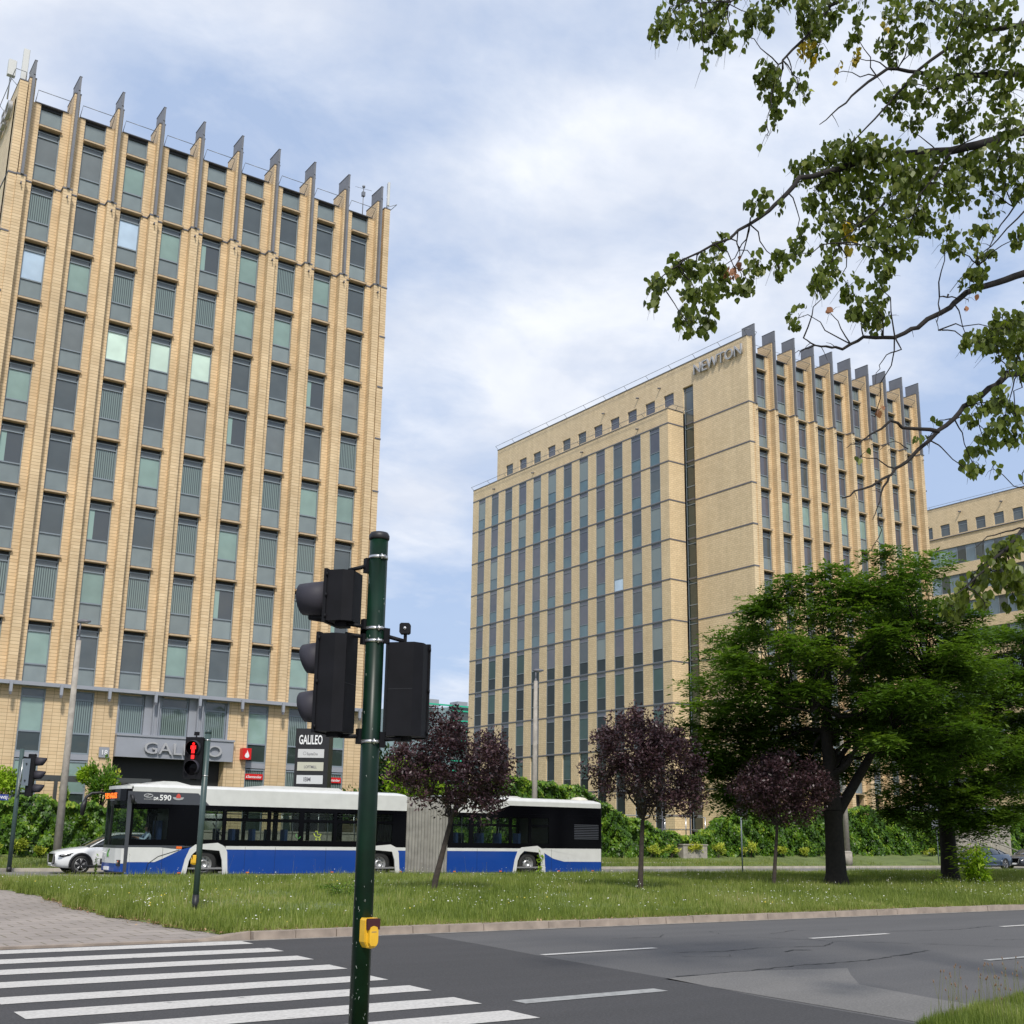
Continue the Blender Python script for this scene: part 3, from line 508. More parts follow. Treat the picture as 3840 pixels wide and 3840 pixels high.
# portal
mb=MB(); mb.box(17.06,23.3,60.18,60.5,5.28,6.34,M_clad); mb.box(17.04,23.34,60.12,60.52,6.34,6.44,M_clad); mb.box(17.04,23.34,60.5,62.5,5.28,5.40,M_dark); mb.build('portal_fascia',G)
for j,(a,b) in enumerate(((17.03,17.10),(18.42,19.28),(20.79,21.65),(22.9,23.0))):
    mb=MB(); mb.box(a,b,60.42,60.9,6.44,8.5,M_clad)
    if j in (1,2): m_=(a+b)/2+.12; mb.box(m_-.15,m_-.09,60.2,60.42,6.44,8.5,M_clad); mb.box(m_+.09,m_+.15,60.2,60.42,6.44,8.5,M_clad); mb.box(m_-.09,m_+.09,60.28,60.3,6.44,8.5,M_clad)
    mb.build('portal_pier',G)
for a,b in ((17.12,18.4),(19.3,20.77),(21.67,22.88)): lowwin(G,'portal_window',a,b,60.56,6.44,8.5,[6.48,7.95,8.42],[(7.99,8.38,G_dark),(6.52,7.91,G_str)])
mb=MB(); mb.box(17.03,22.93,62.6,62.8,1.4,5.3,M_dark)
for a in (17.1,18.6,20.1,21.6): mb.box(a,a+1.45,62.5,62.598,1.6,4.3,M_clad)
mb.build('entrance_recess',G)
text_obj('portal_letters','GALILEO',.86,.05,M_lt,G,(18.42,60.08,5.50),width=4.15)
mb=MB(); mb.box(16.3,16.8,60.36,60.44,5.2,5.72,M_clad); s18=mb.build('number_sign',G); text_obj('number','18',.34,.01,M_wt,s18,(16.38,60.34,5.34),bold=.004)
# bank emblem sign: red square with white flame
mb=MB(); mb.box(23.78,24.26,60.0,60.44,5.45,6.05,M_red); fl=mb.build('flame_sign',G); mb=MB(); mb.prism([(24.02,5.95),(24.07,5.84),(24.12,5.74),(24.15,5.62),(24.08,5.54),(23.96,5.54),(23.89,5.62),(23.93,5.74),(24.0,5.82)],59.985,59.998,M_wt,'y'); mb.build('flame_emblem',fl)
for x0 in (24.16+.03,28.87+.06):
    mb=MB(); mb.box(x0,x0+1.0,60.47,60.50,4.42,4.72,M_red); bn=mb.build('window_banner',G); text_obj('banner_text','Santander',.2,.004,M_wt,bn,(x0+.13,60.46,4.5),width=.8,bold=.003); mb=MB(); mb.prism([(x0+.04,4.5),(x0+.11,4.5),(x0+.075,4.63)],60.455,60.468,M_wt,'y'); mb.build('banner_mark',bn)
def antenna(name,x,y,z,w,d_,h,label,mast):
    r_=thing(name,label,'antenna',(x,y,z)); mb=MB(); mb.tube([(x,y+.2,z),(x,y+.2,z+mast)],.04,M_steel,8); mb.build('mast',r_)
    mb=MB(); mb.prism([(x-w/2,y-d_/2+.03),(x-w/2+.03,y-d_/2),(x+w/2-.03,y-d_/2),(x+w/2,y-d_/2+.03),(x+w/2,y+d_/2),(x-w/2,y+d_/2)],z+mast-h,z+mast,mat('antenna_shell',(.62,.62,.60),.5)); mb.build('panel',r_); return r_
antenna('panel_antenna',9.02,61.6,41.06,.32,.2,2.4,'tall white panel antenna on the top left corner of the tower',2.75)
antenna('panel_antenna',8.48,62.4,41.06,.42,.3,.95,'squat white radio box on a mast beside the tall panel antenna',2.3)
antenna('panel_antenna',31.75,61.3,41.06,.15,.12,1.7,'slim white rod antenna on the right corner of the left tower roof',2.6)
ra=thing('camera_mast','small antenna mast with side arms behind the last fin of the left tower','antenna',(30.2,61.9,40.35)); mb=MB(); mb.tube([(30.2,61.9,40.35),(30.2,61.9,43.1)],.03,M_rail,6); mb.box(30.1,30.3,61.8,62,42.4,42.7,M_rail); mb.tube([(29.6,61.9,42.9),(30.8,61.9,43.0)],.012,M_rail,5); mb.lathe([(.0,-.1),(.1,-.05),(.1,.05),(0,.1)],(30.2,61.9,43.1),(0,0,1),M_rail,10); mb.build('mast',ra)
# === middle building ===
Nb=thing('office_block','cream brick office block with NEWTON letters and a stepped lower wing','building',(75,80,0))
b0=MB(); b0.box(66.4,88.8,63.2,98.8,1.4,41.6,M_dark); b0.box(66.3,88.9,63.5,99,41.6,41.75,M_band); b0.box(64.7,66.2,70.5,100.9,1.4,37.6,M_dark); b0.build('core',Nb)
npn=[G_n,G_nd,G_dark,G_blind]
spn={(i,3):3 for i in (1,2,3,4,5,6)}
fin_facade(Nb,66.87,2.422,10,62.11,40.05,3.46,10,1.2,3.0,41.35,42.62,43.62,36.6,66.14,89.08,'block',npn,[.6,.25,.15,.0],spn,[G_sp],None)
mb=MB()
# big side wall with slot and small windows: built from pieces
Xb=66.11
def wallpiece(mb,y0,y1,z0,z1,x0=Xb,x1=Xb+.4,m=M_tileb): mb.box(x0,x1,y0,y1,z0,z1,m)
wallpiece(mb,62.3,68.8,1.4,42.45); wallpiece(mb,68.8,70.1,40.26,42.45); mb.box(66.112,66.66,62.302,62.76,1.4,42.45,M_tile)
ys=[70.1]; sw=[]
for k in range(11): yc=71.27+2.51*k; sw.append((yc,yc+1.3))
prev=70.1
for a,b in sw: wallpiece(mb,prev,a,37.9,42.45); wallpiece(mb,a,b,37.9,39.13); wallpiece(mb,a,b,40.26,42.45); prev=b
wallpiece(mb,prev,99.35,37.9,42.45); wallpiece(mb,101.0,101.2,1.4,36,66.2,66.5); mb.box(66.52,89.1,99.0,99.35,1.4,42.4,M_tileb); mb.box(88.8,89.1,63.3,98.99,1.4,42.4,M_tileb)
wallpiece(mb,99.352,101.2,1.4,37.95,64.7,66.5)
mb.box(66.07,66.55,62.28,99.38,42.45,42.52,M_band); mb.build('side_wall',Nb)
for a,b in sw:
    w=MB(); w.box(66.22,66.30,a,a+.05,39.13,40.26,M_frame); w.box(66.22,66.30,b-.05,b,39.13,40.26,M_frame)
    for z in (39.13,39.75,40.2): w.box(66.222,66.3,a+.052,b-.052,z,z+.055,M_frame)
    o=w.build('attic_window',Nb); p_=MB(); p_.box(66.25,66.27,a+.052,b-.052,39.19,40.2,random.choice([G_n,G_dark])); p_.build('pane',o)
# slot
for k in range(12):
    z1=40.26-3.46*k; z0=z1-3.46
    if z0<2: break
    w=MB(); w.box(66.28,66.36,68.8,68.86,z0,z1,M_frame); w.box(66.28,66.36,70.04,70.1,z0,z1,M_frame); w.box(66.27,66.36,68.862,70.038,z0,z0+.14,M_band); w.box(66.28,66.36,68.862,70.038,z0+1.2,z0+1.27,M_frame); w.box(66.28,66.36,68.862,70.038,z1-.42,z1-.36,M_frame); o=w.build('stair_window',Nb); p_=MB(); p_.box(66.31,66.33,68.862,70.038,z0+.14,z1,G_green if k else G_dark); p_.build('pane',o)
for k in range(10):
    z=36.65-3.46*k
    mb=MB(); mb.box(66.08,66.108,62.3,68.8,z-.06,z+.05,M_band); mb.box(66.08,66.66,62.272,62.299,z-.06,z+.05,M_band)
    mb.build('floor_band',Nb); mb=MB(); mb.box(64.26,64.288,70.098,101.2,z-.06,z+.05,M_band); mb.box(64.26,66.1,70.07,70.098,z-.06,z+.05,M_band); mb.build('wing_band',Nb); mb=MB(); mb.box(89.1,89.13,62.3,99,z-.06,z+.05,M_band); mb.build('floor_band',Nb)
text_obj('facade_letters','NEWTON',1.36,.09,M_lt,Nb,(65.95,68.55,40.92),'-x',width=5.7)
# wing
Xw=64.29; wy=[71.20+2.506*k for k in range(12)]
mb=MB(); prev=70.1
for a in wy: mb.box(Xw,Xw+.4,prev,a,1.4,36.6,M_tileb); prev=a+1.30
mb.box(Xw,Xw+.4,prev,101.2,1.4,36.6,M_tileb); mb.box(Xw,Xw+.4,70.1,101.2,36.6,37.95,M_tileb); mb.box(Xw+.4,66.1,70.1,70.5,1.4,37.95,M_tileb); mb.box(Xw+.4,66.1,70.5,101,37.7,37.8,M_band); mb.box(Xw-.03,Xw+.43,70.07,101.23,37.95,38.02,M_band); mb.box(Xw+.432,66.1,70.07,70.53,37.95,38.02,M_band); mb.build('wing_wall',Nb)
def wingwin(fl=3.46):
    fr=MB(); W_=1.30
    for a,b in ((0,.06),(W_-.06,W_)): fr.box(-.04,.06,a,b,.06,fl-.05,M_frame)
    for a,b in ((.06,.10),(1.14,1.2),(3.0,3.05),(3.34,3.4)): fr.box(-.035,.06,.062,W_-.062,a,b,M_frame)
    fr.box(.0,.02,.062,W_-.062,3.052,3.338,G_n); return fr.mesh('window')
wm_=wingwin(); 
def ypanes(mats,z0,z1,W_=1.30):
    o=[]
    for m in mats: mb=MB(); mb.box(0,.02,.062,W_-.062,z0,z1,m); o.append(mb.mesh('pane'))
    return o
wp=ypanes([G_n,G_nd,G_dark,G_str,G_blind,G_low,G_lowb],1.202,2.998); ws=ypanes([G_spn,G_low,G_sky],.102,1.138)
nr=[]
for k in range(10):
    for i,a in enumerate(wy): nr.append((k,i,a))
rest=MB()
for q,(k,i,a) in enumerate(nr):
    z=36.65-3.46*(k+1)
    if k<8 and q<96:
        w=obj('window',wm_,Nb,Vector((Xw+.05,a,z))-Nb.location); lowf=k>=5
        obj('pane',wp[random.choices(range(7),[.5,.3,.2,0,0,0,0] if (k<5 or (k==5 and i<8)) else [.04,.04,0,0,0,.52,.40])[0]],w); obj('spandrel_panel',ws[2 if (k,i)==(3,2) else (1 if (k>=6 or (k==5 and i>=0)) else 0)],w)
    else:
        rest.box(Xw+.12,Xw+.22,a,a+.06,z+.06,z+3.4,M_frame); rest.box(Xw+.12,Xw+.22,a+1.24,a+1.30,z+.06,z+3.4,M_frame); rest.box(Xw+.12,Xw+.22,a+.062,a+1.238,z+1.14,z+1.2,M_frame); rest.box(Xw+.16,Xw+.18,a+.062,a+1.238,z+.06,z+1.138,G_low); rest.box(Xw+.16,Xw+.18,a+.062,a+1.238,z+1.202,z+3.4,random.choice([G_low,G_lowb]))
tag(rest.build('lower_wing_windows',Nb),None,None,None,'stuff')
mb=MB(); 
def rail_line(mb,p0,p1,out_,h=.35,step=3.):
    p0,p1=Vector(p0),Vector(p1); n=int((p1-p0).length/step)
    for j in range(n+1): q=p0+(p1-p0)*j/n; mb.tube([q,q+Vector(out_)],.02,M_rail,5,False)
    mb.tube([p0+Vector(out_),p1+Vector(out_)],.022,M_rail,5)
rail_line(mb,(66.2,62.3,42.5),(66.2,99.3,42.5),(-.4,0,.35)); rail_line(mb,(64.4,70.1,38.),(64.4,101.2,38.),(-.4,0,.3)); rail_line(mb,(64.3,70.1,38.),(66.1,70.1,38.),(0,-.3,.3),1.,.8)
mb.tube([(65.8,62.3,42.85),(66,61.9,42.85),(66.9,61.9,42.8),(66.9,62.2,42.5)],.022,M_rail,5); mb.build('edge_rail',Nb)
for (x_,z_,ys_) in ((66.11,41.2,(73,76,81,)),(64.29,37.2,(74,82,90,97))):
    for y_ in ys_: mb=MB(); mb.tube([(x_+.05,y_,z_),(x_-.3,y_,z_-.08)],.07,M_band,8); mb.build('overflow_pipe',Nb)
# === right rear block ===
C3=thing('office_building','cream tiled office building at the right edge behind the finned block, with ribbon windows','building',(118,80,0))
mb=MB(); mb.box(116.35,140,60,110,1.4,40.1,M_dark); mb.build('core',C3)
X3=116.
mb=MB(); mb.box(X3,X3+.35,60,110,38.06,40.24,M_tileb); aw=[(69.1+2.32*k-9.28) for k in range(9+4)]; prev=60
for a in aw: mb.box(X3,X3+.35,prev,a,36.66,38.06,M_tileb); prev=a+1.25
mb.box(X3,X3+.35,prev,110,36.66,38.06,M_tileb); mb.box(X3,X3+.35,60,110,35.15,36.66,M_tileb)
z=35.15
rows=[]
while z>5: rows.append(z); mb.box(X3,X3+.35,60,110,z-3.28,z-2.08,M_tileb); z-=3.28
mb.box(X3,X3+.35,60,110,1.4,z,M_tileb) if z>1.5 else None
mb.box(116,140,59.7,60,1.4,40.24,M_tileb); mb.box(X3-.04,X3+.4,59.68,110,40.24,40.32,M_band); mb.box(X3-.12,X3-.002,60,110,36.44,36.52,M_band); mb.build('wall',C3)
for a in aw:
    w=MB(); w.box(X3+.12,X3+.2,a,a+.07,36.66,38.06,M_frame); w.box(X3+.12,X3+.2,a+1.18,a+1.25,36.66,38.06,M_frame); w.box(X3+.12,X3+.2,a+.072,a+1.178,37.6,37.66,M_frame); o=w.build('attic_window',C3); p_=MB(); p_.box(X3+.15,X3+.17,a+.072,a+1.178,36.66,38.06,G_dark); p_.build('pane',o)
M_pan=glass('blue_grey_panel',(.17,.23,.28))
rb=MB(); rb.box(0,.1,0,1.18,1.94,2.0,M_frame); rb.box(0,.1,0,1.18,-.08,0,M_frame); rb.box(0,.09,0,.06,.002,1.938,M_frame); rbm=rb.mesh('window')
rp=[]
for m_ in (G_dark,G_half,M_pan): p_=MB(); p_.box(.04,.06,.062,1.18,.002,1.938,m_); rp.append(p_.mesh('pane'))
rest=MB()
for q,z in enumerate(rows):
    for j in range(42):
        y_=60+1.18*j; z0=z-2.0
        if q<5 and 67<y_<84:
            w=obj('window',rbm,C3,Vector((X3+.1,y_,z0))-C3.location); obj('pane',rp[2 if j%2 else random.choice((0,0,1))],w)
        else: rest.box(X3+.14,X3+.16,y_+.06,y_+1.18,z0,z-.06,M_pan if j%2 else G_dark); rest.box(X3+.1,X3+.19,y_,y_+.058,z0,z,M_frame)
tag(rest.build('ribbon_windows',C3),None,None,None,'stuff')
mb=MB(); rail_line(mb,(116.1,60,40.3),(116.1,110,40.3),(-.3,0,.2),1.,4.); mb.build('edge_rail',C3)
for y_ in (66.5,71.5,76.8): mb=MB(); mb.tube([(116.05,y_,39.2),(115.6,y_,39.1)],.09,M_band,8); mb.build('overflow_pipe',C3)
# === distant glass building ===
F=thing('glass_building','distant dark glass building with bright green horizontal stripes between the two towers','building',(170,262,0))
M_gs=mat('green_stripe',(.02,.42,.26),.5); M_fg=glass('far_glass',(.05,.06,.055)); M_fb=glass('far_side_glass',(.20,.28,.30))
mb=MB(); mb.box(160,215,260,300,0,34.6,M_fg); mb.build('wall',F); mb=MB(); mb.add([(146,272,0),(159.9,260,0),(159.9,300,0),(146,300,0),(146,272,34),(159.9,260,34.4),(159.9,300,34.4),(146,300,34)],[(0,1,5,4),(3,0,4,7),(4,5,6,7)],M_fb); mb.build('side_wall',F)
for k in range(10): mb=MB(); mb.box(160,215,259.6,259.99,33.4-k*2.6,33.75-k*2.6,M_gs); mb.build('stripe',F)
mb=MB(); mb.box(145.8,215,259.3,259.58,34.6,35.0,M_gs); 
for a in (148,154,163,171,180): mb.box(a,a+3.2,262,266,34.6,36.4,M_clad)
mb.build('roof_plant',F)
# ---------------- articulated bus ----------------
def glass_see(name,col,alpha=.45):
    m=bpy.data.materials.new(name); m.use_nodes=True; t=m.node_tree; nd=t.nodes; ln=t.links; o=nd['Material Output']; b=nd['Principled BSDF']; b.inputs['Base Color'].default_value=(*col,1); b.inputs['Roughness'].default_value=.04
    tr=nd.new('ShaderNodeBsdfTransparent'); tr.inputs[0].default_value=(.80,.84,.82,1); mx=nd.new('ShaderNodeMixShader'); mx.inputs[0].default_value=alpha; ln.new(tr.outputs[0],mx.inputs[1]); ln.new(b.outputs[0],mx.inputs[2]); ln.new(mx.outputs[0],o.inputs[0]); return m
M_bg=glass_see('bus_glass',(.02,.025,.025),.08)
M_seat=mat('seat_blue',(.01,.03,.10),.7); M_int=mat('bus_interior',(.20,.20,.20),.7); M_bel=mat('bellows_fabric',(.25,.24,.215),.8,noise=.2,nscale=3)
BX,BY=23.,43.3
bus=thing('articulated_bus','long blue and white articulated city bus with black windows driving left past the hedge','bus',(BX,BY,0))
Y0=42.02; Y1=44.55
def bb(mb,name,parent=bus): return mb.build(name,parent)
# outer skins (near and far)
for side,(ya,yb) in (('n',(Y0,Y0+.05)),('f',(Y1-.05,Y1))):
    mb=MB(); f=-1 if side=='n' else 1
    arch=[(14.72,.13),(14.84,.66),(15.02,1.0),(16.08,1.0),(16.22,.6),(16.3,.13)]
    for poly in ([(12.6,.14),(14.66,.14),(14.8,.75),(14.95,1.08),(14.6,1.0),(13.92,.67),(13.63,.55),(12.6,.55)],
        [(16.3,.14),(22.0,.14),(22.0,1.0),(16.24,1.0)],[(23.47,.14),(23.84,.14),(23.84,1.0),(23.33,1.0)],
        [(25.84,.14),(29.2,.14),(29.36,.8),(29.5,1.0),(25.84,1.0)],[(30.84,.14),(34,.14),(34,.56),(31.9,.57),(31.3,.70),(30.84,.92)]):
        mb=MB(); mb.prism(poly,ya,yb,M_blue,'y'); bb(mb,'lower_panel')
    mb=MB()
    for poly in ([(12.6,.553),(13.63,.553),(13.92,.673),(14.6,1.003),(14.2,1.02),(13.8,1.06),(12.6,1.06)],[(16.24,1.003),(22.1,1.003),(22.1,1.125),(16.24,1.125)],[(23.3,1.003),(23.84,1.003),(23.84,1.125),(23.3,1.125)],[(25.84,1.003),(29.5,1.003),(29.5,1.125),(25.84,1.125)],
        [(30.6,1.15),(30.84,.923),(31.3,.703),(31.9,.573),(34,.563),(34,1.14),(30.6,1.14)],[(12.6,2.995),(15.05,2.995),(15.5,2.575),(23.84,2.575),(23.84,3.16),(12.6,3.16)],[(25.84,2.575),(27.8,2.575),(28.95,2.93),(34,2.93),(34,3.12),(25.84,3.12)]):
        mb=MB(); mb.prism(poly,ya,yb,M_white,'y'); bb(mb,'side_panel')
    mb=MB(); mb.prism([(12.6,2.573),(15.497,2.573),(15.047,2.992),(12.6,2.992)],ya,yb,M_char,'y'); mb.prism([(12.6,1.063),(13.8,1.063),(14.25,1.022),(14.95,1.1),(14.6,1.13),(12.6,1.13)],ya,yb,M_char,'y'); mb.prism([(12.55,.2),(12.66,.2),(12.66,3.0),(12.5,3.0)],ya-.01,yb-.01 if f<0 else yb+.01,M_char,'y'); bb(mb,'upper_panel')
    # black glazing band frame
    wins=[(12.75,14.02),(15.36,16.06),(16.2,17.82),(17.96,19.12),(19.32,20.58),(20.72,21.75),(22.2,23.2)] ; winr=[(26.1,26.88),(27.1,28.92),(29.08,29.95),(30.1,31.05)]
    mb=MB(); 
    def band(x0,x1,ws,zt):
        mb.box(x0,x1,ya,yb,1.133,1.335,M_gloss); mb.box(x0,x1,ya,yb,2.42,zt,M_gloss); p=x0
        for a,b in ws: mb.box(p,a,ya,yb,1.337,2.418,M_gloss); p=b
        mb.box(p,x1,ya,yb,1.337,2.418,M_gloss)
        for a,b in ws:
            if b-a>.9 and a>14.5: mb.box(a,b,ya+.005,yb-.005,2.04,2.14,M_gloss)
            if b-a>1.5: mb.box((a+b)/2-.03,(a+b)/2+.03,ya+.005,yb-.005,2.142,2.418,M_gloss)
    band(12.67,23.84,wins,2.57); band(25.84,34,winr,2.572); mb.prism([(27.81,2.575),(34,2.575),(34,2.927),(28.96,2.927)],ya,yb,M_gloss,'y')
    bb(mb,'window_band')
    for a,b in wins+winr: p_=MB(); p_.box(a,b,(ya+yb)/2-.004,(ya+yb)/2+.004,1.337,2.418,M_bg); bb(p_,'side_window')
    # wheel arch trims
    for c in (15.5,22.72,30.0):
        o_=[(c-.88,.12),(c-.77,.66),(c-.62,1.02),(c-.42,1.17),(c+.42,1.24),(c+.68,1.12),(c+.80,.92),(c+.87,.12)]; i_=[(c+.68,.12),(c+.62,.62),(c+.5,.96),(c-.28,1.02),(c-.5,.84),(c-.62,.6),(c-.7,.12)]
        mb=MB(); mb.prism(o_+i_,ya-.02 if f<0 else yb-.03,ya+.03 if f<0 else yb+.02,M_white,'y'); ar=bb(mb,'wheel_arch'); mb=MB(); mb.prism([(c-.7,.14),(c+.68,.14),(c+.62,.62),(c+.5,.96),(c-.28,1.02),(c-.5,.84),(c-.62,.6)],(Y0+.42) if f<0 else Y1-.5,(Y0+.44) if f<0 else Y1-.48,M_blk,'y'); mb.build('arch_liner',ar)
        yw=Y0+.10 if f<0 else Y1-.38
        mb=MB(); w_=mb.lathe([(.28,0),(.40,-.01),(.465,.03),(.485,.08),(.485,.22),(.45,.27),(.28,.28)],(c,yw,.485),(0,1,0),M_rub,36) and mb.build('wheel',bus)
        mb=MB(); mb.lathe([(.0,.10),(.09,.10),(.10,.03),(.15,.03),(.16,.12),(.24,.13),(.265,.04),(.285,.005),(.29,.06)],(c,yw,.485),(0,1,0) if f<0 else (0,1,0),M_rim,32)
        for j in range(10): a_=j*.6283; mb.lathe([(0,.08),(.016,.085),(.016,.12)],(c+.2*math.cos(a_),yw,.485+.2*math.sin(a_)),(0,1,0),M_blk,8)
        mb.build('rim',w_)
    if f<0:
        mb=MB()
        for x_ in (14.48,): mb.box(x_-.1,x_+.1,ya-.02,ya-.002,1.02,1.10,M_orange)
        for x_ in (14.55,17.15,20.6,23.65,26.2,28.5,31.6,33.5): mb.box(x_-.06,x_+.06,ya-.015,ya-.002,.16,.20,M_orange)
        bb(mb,'side_lamps')
        mb=MB()
        for j in range(9): mb.box(32.46,33.85,ya-.012,ya-.002,1.55+j*.075,1.585+j*.075,M_char)
        bb(mb,'engine_grille')
        mb=MB()
        for x_ in (13.9,18.2,20.3,22.0,27.3,31.2,17.0): mb.box(x_-.004,x_+.004,ya-.004,ya-.001,.16,1.1,M_blk)
        mb.tube([(13.35,ya-.006,.16),(13.4,ya-.006,.5),(13.75,ya-.006,.75),(14.5,ya-.006,.98)],.012,M_blk,5); bb(mb,'panel_seam')
# roof, underbody, ends
def roof(x0,x1,name='roof'):
    mb=MB(); sec=[(Y0+.001,3.12),(Y0+.03,3.2),(Y0+.18,3.26),(Y0+.5,3.29),(43.28,3.30),(Y1-.5,3.29),(Y1-.18,3.26),(Y1-.03,3.2),(Y1-.001,3.12)]
    vs=[]; 
    for x_,k_ in ((x0,-.05),(x0+.3,0),(x1-.3,0),(x1,-.05)): vs+=[(x_,y_,z_+k_*(1 if z_>3.15 else 0)) for y_,z_ in sec]
    n=len(sec); mb.add(vs,[(i*n+j,i*n+j+1,(i+1)*n+j+1,(i+1)*n+j) for i in range(3) for j in range(n-1)],M_white,True); bb(mb,name)
roof(12.62,23.84); roof(25.84,34.)
mb=MB()
def pod(x0,x1,h,s=.5): mb.prism([(x0,3.2),(x0+s,3.28+h),(x1-s,3.28+h),(x1,3.2)],Y0+.25,Y1-.25,M_white,'y')
pod(12.9,15.2,.12,.9); bb(mb,'roof_pod'); mb=MB(); pod(17.4,21.2,.10,.35); bb(mb,'roof_pod'); mb=MB(); pod(27,30,.06,.5); bb(mb,'roof_pod'); mb=MB(); mb.lathe([(.42,0),(.40,.12),(.28,.2),(0,.24)],(33.35,Y0+.8,3.2),(0,0,1),mat('roof_dome',(.62,.58,.48),.5),16); bb(mb,'roof_dome')
mb=MB(); mb.box(12.9,23.8,Y0+.46,Y1-.46,.22,1.05,M_blk); mb.box(25.9,33.8,Y0+.46,Y1-.46,.22,1.05,M_blk); bb(mb,'chassis'); mb=MB(); mb.box(12.75,23.8,Y0+.06,Y1-.06,.30,.36,M_int); mb.box(25.86,33.9,Y0+.06,Y1-.06,.30,.36,M_int); mb.box(33.96,34.04,Y0+.02,Y1-.02,.16,3.1,M_blk); mb.box(31.2,31.25,Y0+.06,Y1-.06,.36,3.1,M_blk); bb(mb,'floor_panel')
# front (curved)
fy=[Y0+.0,Y0+.12,Y0+.5,Y0+1.0,Y0+1.53,Y0+2.03,Y0+2.41,Y1]
fx=[12.60,12.47,12.37,12.33,12.33,12.37,12.47,12.60]
def front(z0,z1,m,name,dx=0.,t=.05,i0=0,i1=8,ins=0):
    mb=MB(); a=[(fx[i]+dx,fy[i]) for i in range(i0,i1)]; b=[(x_+t,y_) for x_,y_ in a][::-1]; mb.prism(a+b,z0,z1,m); return bb(mb,name)
front(.22,.50,M_blue,'front_skirt'); front(.503,1.02,M_white,'front_panel'); front(1.023,1.12,M_char,'front_trim'); front(1.123,2.66,M_bg,'windscreen'); dp=front(2.663,3.08,M_gloss,'destination_panel'); front(3.083,3.2,M_white,'front_cap',.02)
mb=MB(); mb.box(12.32,12.40,43.24,43.30,1.13,2.66,M_blk); bb(mb,'windscreen_bar')
M_led=mat('led_orange',(.5,.08,.0),.5,emis=(1,.18,.02),es=1.6)
mb=MB(); R2=random.Random(2)
for j in range(34):
    yj=44.25-j*.043
    if j%5==4: continue
    for q in range(4):
        if R2.random()<.72: mb.box(12.318,12.326,yj-.036,yj,2.76+q*.05,2.80+q*.05,M_led)
bb(mb,'destination_text',dp)
mb=MB(); mb.box(12.40,12.50,42.14,42.45,.42,.62,M_blk); mb.lathe([(0,-.07),(.06,-.06),(.07,0)],(12.44,42.3,.53),(1,0,0),M_rim,12); mb.box(12.38,12.44,42.16,42.2,.55,.6,M_orange); bb(mb,'headlight'); mb=MB(); mb.box(12.40,12.50,44.1,44.42,.42,.62,M_blk); bb(mb,'headlight'); mb=MB(); mb.box(12.30,12.34,43.0,43.55,.26,.38,M_wt); bb(mb,'number_plate')
text_obj('fleet_number_front','DR590',.13,.002,M_char,bus,(12.36,43.15,.60),'-x',width=.42)
mb=MB(); mb.prism([(43.35,.72),(43.1,.72),(43.2,.85),(43.05,.98),(43.12,1.0),(43.3,.86)],12.315,12.325,mat('emblem_green',(.10,.35,.05),.5),'x'); bb(mb,'front_emblem')
# side writing
text_obj('fleet_number','590',.27,.003,M_wt,bus,(13.62,42.005,2.71),bold=.006,width=.42); text_obj('fleet_prefix','DR',.15,.003,M_wt,bus,(13.41,42.005,2.71),bold=.004,width=.18)
mb=MB(); cxl,czl=13.22,2.86
ring=[(cxl+.17*math.cos(a*.3927),czl+.075*math.sin(a*.3927)) for a in range(16)]; rin=[(cxl+.13*math.cos(a*.3927),czl+.045*math.sin(a*.3927)) for a in range(16)]
vs=[(x_,42.008,z_) for x_,z_ in ring]+[(x_,42.008,z_) for x_,z_ in rin]; mb.add(vs,[(i,(i+1)%16,16+(i+1)%16,16+i) for i in range(16)],M_lt); mb.tube([(cxl+.13,42.006,czl+.03),(cxl,42.006,czl+.02),(cxl,42.006,czl-.02),(cxl-.13,42.006,czl-.03)],.012,M_lt,5); bb(mb,'maker_mark'); text_obj('maker_name','SOLARIS',.07,.002,M_lt,bus,(13.06,42.005,2.71),width=.32)
mb=MB(); mb.prism([(14.1,2.83),(14.52,2.83),(14.48,2.76),(14.36,2.73),(14.26,2.73),(14.14,2.76)],42.0,42.012,M_lt,'y'); mb.prism([(14.23,2.80),(14.39,2.80),(14.39,2.88),(14.36,2.93),(14.31,2.96),(14.26,2.93),(14.23,2.88)],41.992,41.999,mat('emblem_red',(.6,.08,.06),.5),'y'); bb(mb,'operator_emblem')
M_yg=mat('sticker_yellow',(.65,.8,.05),.5)
mb=MB(); mb.tube([(19.75,42.005,1.62),(19.82,42.005,1.5),(20.0,42.005,1.48),(20.06,42.005,1.6),(19.9,42.005,1.6),(19.88,42.005,1.72),(19.8,42.005,1.7)],.012,M_yg,5); mb.lathe([(.035,0),(.022,.002)],(19.86,42.003,1.41),(0,1,0),M_yg,12); mb.lathe([(.035,0),(.022,.002)],(20.0,42.003,1.41),(0,1,0),M_yg,12); mb.tube([(19.02,42.005,1.6),(19.0,42.005,1.5),(19.12,42.005,1.42),(19.2,42.005,1.5)],.01,mat('sticker_green',(.1,.4,.08),.5),5); bb(mb,'window_stickers')
# bellows
mb=MB(); n=28; sec=[(Y0+.06,.14),(Y0+.03,1.6),(Y0+.04,2.7),(Y0+.22,3.08),(Y0+.6,3.16),(Y1-.6,3.16),(Y1-.22,3.08),(Y1-.04,2.7),(Y1-.03,1.6),(Y1-.06,.14)]
vs=[]
for i in range(n+1):
    x_=23.84+2.0*i/n; k_=.07 if i%2 else 0
    if i in (14,): k_=-.03
    cyy,czz=43.28,1.7
    for y_,z_ in sec: vs.append((x_,y_+(k_ if y_<cyy else -k_),z_-(k_ if z_>3 else 0)))
q=len(sec); mb.add(vs,[(i*q+j,i*q+j+1,(i+1)*q+j+1,(i+1)*q+j) for i in range(n) for j in range(q-1)],M_bel); bb(mb,'bellows')
